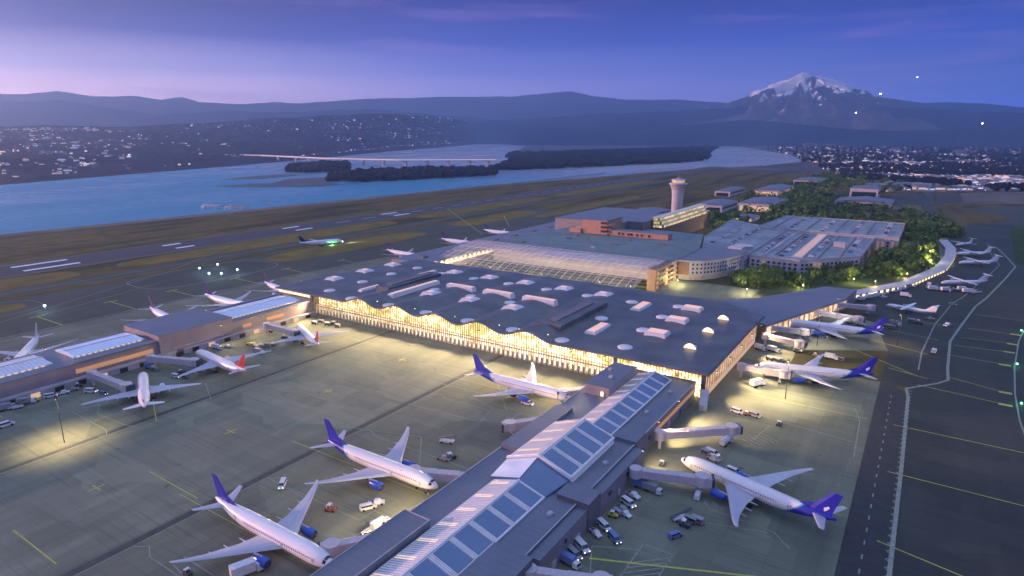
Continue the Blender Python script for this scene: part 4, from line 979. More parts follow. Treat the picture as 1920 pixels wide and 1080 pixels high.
#@@PART3
# ------------------------------------------------------------------ aircraft
def ring(x, ry, rz, zc, n=20): return [(x, ry*math.cos(t), zc+rz*math.sin(t)) for t in [2*math.pi*i/n for i in range(n)]]
def wingmb(pts, zroot, ztip, th0, th1, side):
    # pts: (y, xLE, xTE) stations from root to tip
    mb = MB(); rg = []
    y0 = pts[0][0]; yN = pts[-1][0]
    for (y, le, te) in pts:
        f = (y-y0)/(yN-y0); z = zroot+(ztip-zroot)*f**1.25; th = th0*(1-f)+th1*f; c = le-te
        prof = [(le, 0), (le-.12*c, .55), (le-.35*c, .62), (le-.7*c, .35), (te, 0), (le-.7*c, -.2), (le-.35*c, -.4), (le-.12*c, -.35)]
        rg.append([(px, y*side, z+pz*th) for px, pz in prof])
    mb.loft(rg); return mb
def airliner(label, tail='blue', fus=None, wing='wing_grey', eng='engine_blue', group=None, emblem=False, stripe=None):
    t = thing('airliner', label, 'airliner', group=group); fus = fus or 'plane_white'
    mb = MB(); st = [(32, .1, .1, 4.75), (31.5, .75, .75, 4.8), (30.4, 1.45, 1.4, 4.95), (28.5, 2.2, 2.2, 5.15), (26, 2.8, 2.8, 5.3), (22, 3.08, 3.08, 5.4), (-8, 3.08, 3.08, 5.4), (-14, 2.95, 2.85, 5.6), (-20, 2.4, 2.3, 6.1), (-26, 1.5, 1.5, 6.8), (-30, .8, .9, 7.3), (-32, .3, .4, 7.5)]
    mb.loft([ring(*s_) for s_ in st]); f = mb.build('fuselage', fus, t, smooth=True)
    mb = MB()
    for a, b in ((.55, 1.15), (1.25, 1.85)):
        for sg in (1, -1):
            v = []
            for an in (a-.25, b-.25):
                for (x, r) in ((29.95, 1.70), (28.9, 2.16)): v.append((x, sg*r*math.cos(an)*1.0, 5.05+r*math.sin(an)*1.0))
            mb.add(v, [[0, 1, 3, 2]])
    mb.build('cockpit_window', 'dark_glass', f)
    for sg in (1, -1):
        mb = MB(); v = []
        for x in (24, 16, 8, 0, -8, -12, -17):
            r = 3.1 if x > -9 else 3.1-(-8-x)*.045; zc = 5.4 if x > -9 else 5.4+(-8-x)*.04
            for zz in (.62, 1.05):
                v.append((x, sg*(math.sqrt(max(0, r*r-zz*zz))+.035), zc+zz))
        mb.add(v, [[2*q, 2*q+2, 2*q+3, 2*q+1] for q in range(6)]); mb.build('window_row', 'cabin_windows', f)
        for x in (25.2, 10, -16):
            mb = MB(); r = 2.93 if x > 20 else 3.1 if x > 0 else 2.78; mb.box(x-.45, x+.45, sg*(r-.06), sg*(r+.01), 4.9+(0.3 if x < 0 else 0), 6.4+(.3 if x < 0 else 0)); mb.build('door', 'wing_grey', f)
        w = wingmb([(2.2, 10.5, -3.2), (4.5, 8.4, -3.4), (10, 4.2, -3.9), (20, -2.5, -6.6), (26, -6.6, -9.2), (29.5, -9.6, -11.1)], 4.0, 7.2, 1.7, .25, sg).build('wing', wing, t, smooth=False)
        mb = MB(); 
        for y in (7.5, 13, 18): mb.tube((-2-y*.12, sg*y, 3.9+y*.05), (-6.2-y*.1, sg*y, 4.0+y*.05), .32, .12, 6)
        mb.build('flap_fairing', wing, w)
        mb = MB(); rg = [(11.2, 1.35), (10.9, 1.62), (9.5, 1.75), (7, 1.6), (5.2, 1.2)]
        mb.loft([[(x, sg*9.5+r*math.cos(a), 2.75+r*math.sin(a)) for a in [2*math.pi*i/16 for i in range(16)]] for x, r in rg], cap=False)
        mb.tube((5.3, sg*9.5, 2.75), (3.6, sg*9.5, 2.75), .75, .2, 12)
        e = mb.build('engine', eng, t, smooth=True)
        mb = MB(); mb.tube((10.9, sg*9.5, 2.75), (10.7, sg*9.5, 2.75), 1.3, n=14); mb.tube((10.9, sg*9.5, 2.75), (11.3, sg*9.5, 2.75), .4, .05, 8); mb.build('fan', 'v_dark', e)
        mb = MB(); mb.box(3.8, 8.5, sg*9.5-.2, sg*9.5+.2, 3.9, 4.6); mb.build('pylon', wing, e)
        wingmb([(.6, -23.5, -28.6), (5, -26.6, -30.2), (9.8, -30, -31.9)], 7.1, 7.9, .7, .18, sg).build('stabilizer', wing if stripe != 'w' else 'plane_white', t)
        mb = MB(); mb.tube((-1.6, sg*4.6, 3.6), (-1.6, sg*4.6, 1), .25)
        g_ = mb.build('landing_gear', 'metal', t)
        for dx in (-1.1, 0, 1.1):
            for dy in (-.6, .6):
                m2 = MB(); m2.tube((-1.6+dx, sg*4.6+dy-.2, .62), (-1.6+dx, sg*4.6+dy+.2, .62), .6, n=12); m2.build('wheel', 'tyre', g_)
    mb = MB(); mb.tube((26, 0, 2.9), (26, 0, .8), .2); g_ = mb.build('landing_gear', 'metal', t)
    for dy in (-.4, .4): m2 = MB(); m2.tube((26, dy-.15, .5), (26, dy+.15, .5), .5, n=12); m2.build('wheel', 'tyre', g_)
    mb = MB(); fin = [((-21.5, 8.0), (-30.2, 8.0), .42), ((-24.2, 11), (-31.0, 11), .34), ((-29.8, 17.3), (-33.2, 17.3), .16)]
    rg = []
    for (le, te, w_) in fin:
        c = le[0]-te[0]; rg.append([(le[0], 0, le[1]), (le[0]-.25*c, w_, le[1]), (te[0], 0, te[1]), (le[0]-.25*c, -w_, le[1])])
    mb.loft(rg); mb.add([(-17.5, 0, 8.05), (-21.6, .3, 8.0), (-24.2, .2, 11), (-21.6, -.3, 8.0)], [[0, 1, 2], [0, 2, 3]])
    fn = mb.build('tail_fin', tail, t)
    if emblem:
        for sg in (1, -1):
            mb = MB(); y = sg*.40
            def bl(cx, cz, rx, rz, n=9): mb.add([(cx+rx*math.cos(2*math.pi*i/n), y, cz+rz*math.sin(2*math.pi*i/n)) for i in range(n)], [list(range(n))])
            bl(-28.2, 10.2, .75, .6); bl(-28.9, 10.9, .5, .55); bl(-27.9, 9.5, .4, .35)
            mb.build('emblem', 'plane_white', fn)
    if stripe:
        mb = MB()
        for sg in (1, -1): mb.add([(-20.5, sg*.30, 8.45), (-29.5, sg*.42, 8.6), (-30.8, sg*.3, 11.2), (-26, sg*.36, 10)], [[0, 1, 2, 3]])
        mb.build('stripe', 'pinkred', fn)
    return t
def place(o, nose, tail, hn=5., ht=7., L=64., rz=None, pivot=.5):
    a = Vector(P(*nose, hn)); b = Vector(P(*tail, ht)); d = a-b
    o.location = (*((a+b)/2), .22); o.rotation_euler.z = math.atan2(d.y, d.x) if rz is None else math.radians(rz)
G1 = 'wide bodied airliners parked at the piers'
A = airliner('white airliner with plain blue fin, lowest left of central pier', 'blue', 'plane_white', group=G1); A.location = (-177, 116, .22)
B = airliner('white airliner with blue tail, nose to bridge, second along pier', 'blue', 'livery_blue', group=G1); B.location = (-179, 170.5, .22)
C_ = copy_tree(B, snapshot(B)); C_['label'] = 'blue tailed airliner standing just in front of the lit hall'; C_.location = (-175, 275, .22)
em = airliner('white airliner with blue swept tail, nose pointing up-left, lower right', 'blue', 'livery_blue', group=G1, emblem=True)
def setp(o, x, y, deg, sc=1.): o.location = (x, y, .22); o.rotation_euler.z = math.radians(deg); o.scale = (sc,)*3
setp(em, -43.5, 236.5, 164.5)
sn = snapshot(em)
D = copy_tree(em, sn); D['label'] = 'blue tailed airliner at the hall corner beyond the apron edge'; setp(D, -44, 386, 196)
D2 = copy_tree(em, sn); D2['label'] = 'farthest blue tailed airliner along the east pier, mostly hidden by bridges'; setp(D2, -46, 487, 184)
W7 = airliner('white airliner seen tail-on with wine stripe, beside west pier', 'plane_white', 'plane_white', eng='plane_white', group=G1, stripe='w'); setp(W7, -342, 157.5, 153.5, .93)
R8 = airliner('red finned airliner at the middle of the west pier', 'red', 'plane_white', eng='wing_grey', group=G1); setp(R8, -348, 206, 174, .96)
R9 = copy_tree(R8, snapshot(R8)); R9['label'] = 'red finned airliner nosed in near the left end of hall'; setp(R9, -346, 270, 155, .9)
V = airliner('violet finned airliner behind the middle of the west pier', 'violet', 'plane_white', eng='wing_grey', group='airliners on the far side of the west pier'); sv = snapshot(V)
setp(V, -474, 241.5, -8, .95)
for lab, x, y, dg, sc in (('violet finned airliner parked closest behind the left glass roof', -474, 293, 0, 1.), ('violet finned airliner tucked behind the hall roof corner', -478, 347, -10, .9),
                          ('violet finned airliner left of the far pier, nearest the hall', -507, 538, -5, .85), ('violet finned airliner in the middle along the far pier', -500, 637, -1, .92),
                          ('most distant violet finned airliner at the far pier', -505, 735, -3, .85)):
    o = copy_tree(V, sv); o['label'] = lab; setp(o, x, y, dg, sc)
Wh = airliner('all white airliner pointing at the west pier from behind', 'plane_white', 'plane_white', eng='wing_grey', group='airliners on the far side of the west pier'); setp(Wh, -472, 151, -33, .9)
Wh2 = copy_tree(Wh, snapshot(Wh)); Wh2['label'] = 'white airliner mostly hidden behind the west pier at left edge'; setp(Wh2, -478, 78, 20, .9)
Tx = copy_tree(V, sv); Tx['label'] = 'lone airliner rolling on the taxiway with green light beneath'; del Tx['group']; setp(Tx, -650, 540, 67, .85)
lamps = []
m = MB(); m.tube((33, 0, 3), (33.3, 0, 3), .6, n=10); lo = m.build('landing_light', 'lamp_white', Tx)
m = MB(); m.tube((8, -6, 1.2), (8, -6, 1.6), .8, n=10); lo = m.build('belly_light', 'lamp_green', Tx)
# turboprops
def turboprop(label, group):
    t = thing('turboprop', label, 'propeller plane', group=group)
    mb = MB(); st = [(16.4, .1, .1, 2.5), (15.8, .6, .6, 2.6), (14.5, 1.1, 1.1, 2.75), (12, 1.35, 1.4, 2.9), (-6, 1.35, 1.4, 2.9), (-11, .85, .9, 3.4), (-16, .2, .3, 4)]
    mb.loft([ring(*s_, n=14) for s_ in st]); f = mb.build('fuselage', 'plane_white', t, smooth=True)
    mb = MB(); mb.box(14.3, 15.2, -.75, .75, 3.2, 3.55); mb.build('cockpit_window', 'dark_glass', f)
    for sg in (1, -1):
        w = wingmb([(0., 3.6, .4), (6, 3.5, .5), (14.2, 2.6, 1.1)], 4.4, 4.6, .5, .2, sg).build('wing', 'plane_white', t)
        mb = MB(); mb.tube((6.6, sg*4.6, 4.0), (-2, sg*4.6, 3.7), .62, .3, 10); e = mb.build('engine', 'wing_grey', t)
        mb = MB()
        for k in range(6):
            a = k*math.pi/3; mb.add([(6.65, sg*4.6+.12*math.cos(a+1.57), 4+.12*math.sin(a+1.57)), (6.65, sg*4.6-.12*math.cos(a+1.57), 4-.12*math.sin(a+1.57)), (6.7, sg*4.6+2*math.cos(a)-.1, 4+2*math.sin(a)), (6.6, sg*4.6+2*math.cos(a)+.1, 4+2*math.sin(a))], [[0, 1, 2, 3]])
        mb.build('propeller', 'v_dark', e)
        wingmb([(0., -14, -16.6), (4.3, -15, -16.6)], 8.2, 8.25, .3, .15, sg).build('stabilizer', 'plane_white', t)
        mb = MB(); mb.tube((1, sg*4.6, 3.7), (1, sg*4.6, .5), .12); mb.tube((1, sg*4.6-.2, .45), (1, sg*4.6+.2, .45), .45, n=10); mb.build('landing_gear', 'tyre', t)
    mb = MB(); mb.loft([[(-8.5, 0, 4), (-11, .2, 4), (-15.8, 0, 4), (-11, -.2, 4)], [(-13.6, 0, 8.2), (-14.6, .12, 8.2), (-16.6, 0, 8.2), (-14.6, -.12, 8.2)]]); mb.build('tail_fin', 'plane_white', t)
    mb = MB(); mb.tube((12.5, 0, 1.7), (12.5, 0, .4), .1); mb.tube((12.5, -.15, .35), (12.5, .15, .35), .35, n=10); mb.build('landing_gear', 'tyre', t)
    return t
TP = turboprop('white turboprop parked alone nearest the east pier end', 'small planes on the east apron'); st_ = snapshot(TP)
setp(TP, -1, 586, 163, 1.12); TP.location.z = .18
for lab, x, y, dg, sc in (('white small plane left of the road bend, behind baggage carts', 38, 722, -146, 1.35), ('white small plane, nearer of the pair by the walkway end', 54, 848, -145, 1.35),
                          ('white small plane, farther of the pair by the walkway end', 52, 912, -145, 1.3), ('tiny farthest small plane just beyond the walkway tip', 45, 990, -120, 1.1)):
    o = copy_tree(TP, st_); o['label'] = lab; setp(o, x, y, dg, sc)
# aircraft with landing lights in the sky
for i, (lab, px, py, d, r) in enumerate((('bright aircraft light right of the volcano summit', 1651, 177, 5200, 4.2), ('small aircraft light high above the right mountains', 1720, 146, 6000, 2.8), ('faint aircraft light below the right volcano slope', 1605, 212, 5500, 3.), ('aircraft light low over the right foothills', 1842, 232, 6500, 4.))):
    q = R(px, py, d); o = copy_tree(TP, st_); o['label'] = lab; o['category'] = 'aircraft'; o['group'] = 'aircraft flying in the sky'; o.name = 'approaching_aircraft'
    o.location = q; o.rotation_euler.z = math.atan2(-q.y, -q.x); m = MB(); m.loft([ring(17+r*math.cos(a), r*math.sin(a), r*math.sin(a), 2, 10) for a in (.1, .7, 1.4, 2.1, 2.9)]); m.build('landing_light', 'lamp_white', o)
# ------------------------------------------------------------------ jet bridges
GB = 'jet bridges along the piers'
def jet_bridge(label, a, b, za=5.2, zb=4.2, w=3.6, cab=True, lit=True):
    a = Vector(a); b = Vector(b); d = (b-a); L = d.length; ang = math.atan2(d.y, d.x)
    t = thing('jet_bridge', label, 'jet bridge', (a.x, a.y, .22), ang, GB)
    m = MB(); m.tube((0, 0, 0), (0, 0, za-.6), .8, n=12); m.tube((0, 0, za-.6), (0, 0, za+3.4), w*.72, n=16); m.build('rotunda', 'bridge_skin', t)
    n = 3 if L > 30 else 2; x = w*.5
    for k in range(n):
        x0 = w*.5+(L-w*1.5)*k/n; x1 = w*.5+(L-w*1.5)*(k+1)/n; ww = w*(.9+.08*k); z0 = za+(zb-za)*k/n; z1 = za+(zb-za)*(k+1)/n; h = 3.0+.18*k
        m = MB(); m.loft([[(x0, -ww/2, z0-.2), (x0, ww/2, z0-.2), (x0, ww/2, z0+h), (x0, -ww/2, z0+h)], [(x1, -ww/2, z1-.2), (x1, ww/2, z1-.2), (x1, ww/2, z1+h), (x1, -ww/2, z1+h)]])
        tn = m.build('tunnel', 'bridge_skin', t)
        m = MB(); q = x0+.8
        while q < x1-.3:
            f = (q-x0)/(x1-x0); z = z0+(z1-z0)*f; m.box(q-.09, q+.09, -ww/2-.09, ww/2+.09, z-.1, z+h+.09); q += 1.9
        m.build('rib', 'parapet', tn)
    if cab:
        m = MB(); xe = L-w; m.tube((xe, 0, zb-.3), (xe, 0, zb+3.9), w*.82, n=14); m.box(xe, L, -w*.6, w*.6, zb-.2, zb+3.4); c = m.build('cab', 'bridge_skin', t)
        m = MB(); m.box(L-.02, L+1., -w*.66, w*.66, zb-.3, zb+3.6); m.build('canopy', 'v_dark', c)
        m = MB(); m.box(xe-2.2, xe-1.6, -1.8, -1.4, .6, zb-.2); m.box(xe-2.2, xe-1.6, 1.4, 1.8, .6, zb-.2); m.box(xe-2.6, xe-1.2, -2.1, 2.1, .9, 1.4); m.build('drive_column', 'v_grey', t)
        for s_ in (-2.2, 2.2): m = MB(); m.tube((xe-1.9, s_-.25, .6), (xe-1.9, s_+.25, .6), .6, n=12); m.build('wheel', 'tyre', t)
    return t
def jb(label, pa, pb, h=8., **k): return jet_bridge(label, P(*pa, h), P(*pb, h), **k)
jb('jet bridge reaching the second airliner from the pier notch', (912, 893), (760, 876), 8.2)
jb('jet bridge touching the lowest left airliner beside the pier', (722, 1000), (600, 1022), 8.2)
jb('short jet bridge with no plane, left side of central pier', (1022, 783), (942, 793), 8.)
jb('small jet bridge at the plane standing before the hall', (1103, 727), (1046, 733), 8.)
jb('long jet bridge with no plane, right side of central pier', (1238, 811), (1385, 797), 8.)
jb('jet bridge reaching the lower right airliner', (1192, 880), (1335, 894), 8.)
jb('blue-grey jet bridge cut by the bottom edge right of pier', (992, 1066), (1150, 1083), 8.5)
jb('jet bridge at the nose of the hall-corner airliner', (1391, 684), (1483, 697), 8.)
jb('jet bridge with drum shaped end, empty, along the hall side', (1436, 627), (1510, 641), 8.)
jb('jet bridge meeting the farthest blue tailed airliner', (1440, 611), (1518, 618), 8.)
jb('empty jet bridge, middle of the east pier front', (1530, 583), (1620, 595), 8.)
jb('empty jet bridge nearest the end of the east pier', (1573, 569), (1642, 573), 8.)
jb('jet bridge to the tail-on airliner from the west pier', (172, 698), (243, 722), 8.)
jb('long jet bridge beside the middle red finned airliner', (282, 668), (372, 674), 8.)
jb('pale jet bridge near the left end of the hall', (500, 607), (556, 620), 8.)
jb('jet bridge behind the west pier at the violet finned pair', (500, 560), (462, 566), 8.)
jb('jet bridge left of the far pier nearest the hall', (850, 462), (795, 474), 8.)
jb('jet bridge by the far pier middle airliner', (935, 447), (893, 452), 8.)
st = thing('gangway', 'sloping enclosed gangway going down beside the hall corner column', 'gangway', (-92, 316, .2), -.5)
m = MB(); m.loft([[(-1.5, -2, 4.5), (-1.5, 2, 4.5), (-1.5, 2, 8), (-1.5, -2, 8)], [(9, -2, .2), (9, 2, .2), (9, 2, 3.4), (9, -2, 3.4)]]); m.build('enclosure', 'parapet', st)
m = MB(); m.tube((4, 1.5, 0), (4, 1.5, 2.4), .2); m.tube((4, -1.5, 0), (4, -1.5, 2.4), .2); m.build('support', 'metal', st)
st.rotation_euler.z = math.radians(-78); st.location = (-86, 317, .2)
# ------------------------------------------------------------------ vehicles
def wheels(t, xs, w, r=.42):
    for x in xs:
        for s_ in (1, -1): m = MB(); m.tube((x, s_*w-.13, r), (x, s_*w+.13, r), r, n=12); m.build('wheel', 'tyre', t)
def profbody(prof, w, name, mat, t, top=.86):
    m = MB(); zmin = min(p[1] for p in prof); zmax = max(p[1] for p in prof)
    def yy(z): return w*(1 if z < zmin+(zmax-zmin)*.5 else top)
    n = len(prof); v = [(x, yy(z), z) for x, z in prof]+[(x, -yy(z), z) for x, z in prof]
    m.add(v, [list(range(n)), list(range(n, 2*n))[::-1]]+[[i, (i+1) % n, n+(i+1) % n, n+i] for i in range(n)]); return m.build(name, mat, t)
PR = {}
def van(mat):
    t = thing('van', '', 'van'); b = profbody([(2.7, .35), (2.75, .95), (1.95, 1.25), (1.35, 2.05), (-2.55, 2.1), (-2.7, 1.3), (-2.7, .35)], 1.0, 'body', mat, t)
    m = MB(); m.add([(2.0, .86, 1.28), (2.0, -.86, 1.28), (1.42, -.80, 2.0), (1.42, .8, 2.0)], [[0, 1, 2, 3]]); m.build('windscreen', 'dark_glass', b)
    for s_ in (1, -1):
        m = MB(); m.add([(1.6, s_*.95, 1.32), (-2.3, s_*.97, 1.32), (-2.3, s_*.9, 1.9), (1.2, s_*.9, 1.9)], [[0, 1, 2, 3]]); m.build('side_window', 'dark_glass', b)
        m = MB(); m.box(2.74, 2.8, s_*.85, s_*.5, .7, .92); m.build('headlight', 'headlight', b)
    wheels(t, (1.75, -1.75), .92); return t
def pickup(mat):
    t = thing('pickup_truck', '', 'truck'); b = profbody([(2.7, .45), (2.75, 1.0), (1.5, 1.15), (.9, 1.85), (-.5, 1.85), (-.8, 1.1), (-2.7, 1.1), (-2.7, .45)], 1.0, 'body', mat, t, .9)
    m = MB(); m.box(.95-1.3, .9, -.93, .93, 1.25, 1.7); m.build('cab_window', 'dark_glass', b)
    m = MB(); m.box(-2.5, -.95, -.8, .8, 1.11, 1.16); m.build('cargo_bed', 'v_dark', b); wheels(t, (1.8, -1.8), .92, .46); return t
def boxtruck(mat, cab='v_white'):
    t = thing('box_truck', '', 'truck'); m = MB(); m.box(-4.4, 1.4, -1.3, 1.3, 1.1, 3.7); m.build('cargo_box', mat, t)
    c = profbody([(3.7, .6), (3.75, 1.5), (3.4, 2.5), (1.6, 2.6), (1.6, .6)], 1.2, 'cab', cab, t, .95)
    m = MB(); m.add([(3.78, 1.05, 1.5), (3.78, -1.05, 1.5), (3.46, -1.0, 2.35), (3.46, 1.0, 2.35)], [[0, 1, 2, 3]]); m.build('windscreen', 'dark_glass', c)
    m = MB(); m.box(-4.3, 3.3, -.8, .8, .7, 1.08); m.build('chassis', 'v_dark', t); wheels(t, (2.6, -2.2, -3.2), 1.05, .5); return t
def tanker(mat):
    t = boxtruck(mat); 
    for o in kids(t):
        if o.name.startswith('cargo_box'): bpy.data.objects.remove(o)
    t.name = 'fuel_truck'; t['category'] = 'fuel truck'; m = MB(); m.tube((-4.5, 0, 2.4), (1.3, 0, 2.4), 1.35, n=18); m.box(-3.5, .5, -.5, .5, 3.7, 3.85); m.build('tank', mat, t); return t
def tug(mat):
    t = thing('baggage_tug', '', 'tug'); m = MB(); m.box(-1.5, 1.6, -.8, .8, .4, 1.1); m.build('body', mat, t)
    m = MB(); m.box(-.9, .3, -.75, .75, 1.9, 2.0)
    for x in (-.85, .25):
        for y in (-.7, .7): m.tube((x, y, 1.1), (x, y, 1.9), .05, n=6)
    m.build('cab_roof', 'v_white', t); m = MB(); m.box(-.8, -.2, -.5, .5, 1.1, 1.5); m.build('seat', 'v_dark', t); wheels(t, (1, -1), .75, .36); return t
def cart(mat, load):
    t = thing('baggage_cart', '', 'cart'); m = MB(); m.box(-1.7, 1.7, -.8, .8, .5, .65); m.box(-1.7, -1.62, -.8, .8, .65, 1.9); m.box(1.62, 1.7, -.8, .8, .65, 1.9); m.build('frame', mat, t)
    m = MB(); m.box(-1.75, 1.75, -.85, .85, 1.9, 2.0); m.build('roof', mat, t)
    m = MB()
    for k in range(6): x = -1.2+k*.48; m.box(x-.2, x+.2, -.6, .1+.1*(k % 3), .65, 1.1+.2*(k % 2))
    m.build('luggage', load, t); m = MB(); m.tube((1.7, 0, .5), (2.6, 0, .45), .05, n=6); m.build('drawbar', 'v_dark', t); wheels(t, (1.1, -1.1), .7, .28); return t
def loader(mat):
    t = thing('belt_loader', '', 'loader'); m = MB(); m.box(-2.6, 2.6, -1., 1., .5, 1.1); m.build('body', mat, t)
    m = MB(); m.loft([[(-3.4, -.5, 1.2), (-3.4, .5, 1.2), (-3.4, .5, 1.45), (-3.4, -.5, 1.45)], [(3.8, -.5, 3.3), (3.8, .5, 3.3), (3.8, .5, 3.55), (3.8, -.5, 3.55)]]); m.build('belt', 'v_dark', t)
    m = MB(); m.tube((1.5, 0, 1.1), (2.5, 0, 3), .12, n=6); m.build('lift_arm', 'metal', t); wheels(t, (1.7, -1.7), .9, .42); return t
protos = {'van_w': van('v_white'), 'van_g': van('v_grey'), 'van_b': van('v_blue'), 'pick_w': pickup('v_white'), 'pick_g': pickup('v_grey'), 'truck_w': boxtruck('v_white'), 'truck_b': boxtruck('v_blue'), 'truck_g': boxtruck('v_grey'),
          'tank': tanker('v_white'), 'tug_r': tug('v_red'), 'tug_y': tug('v_yellow'), 'tug_d': tug('v_dark'), 'cart_d': cart('v_grey', 'v_dark'), 'cart_r': cart('v_grey', 'v_red'), 'load': loader('v_white'), 'load_y': loader('v_yellow')}
snaps = {k: snapshot(v) for k, v in protos.items()}; used = {}
GN = {'van': 'vans and cars on the apron', 'truck': 'trucks on the apron', 'fuel truck': 'trucks on the apron', 'tug': 'baggage tugs on the apron', 'cart': 'baggage carts on the apron', 'loader': 'belt loaders on the apron'}
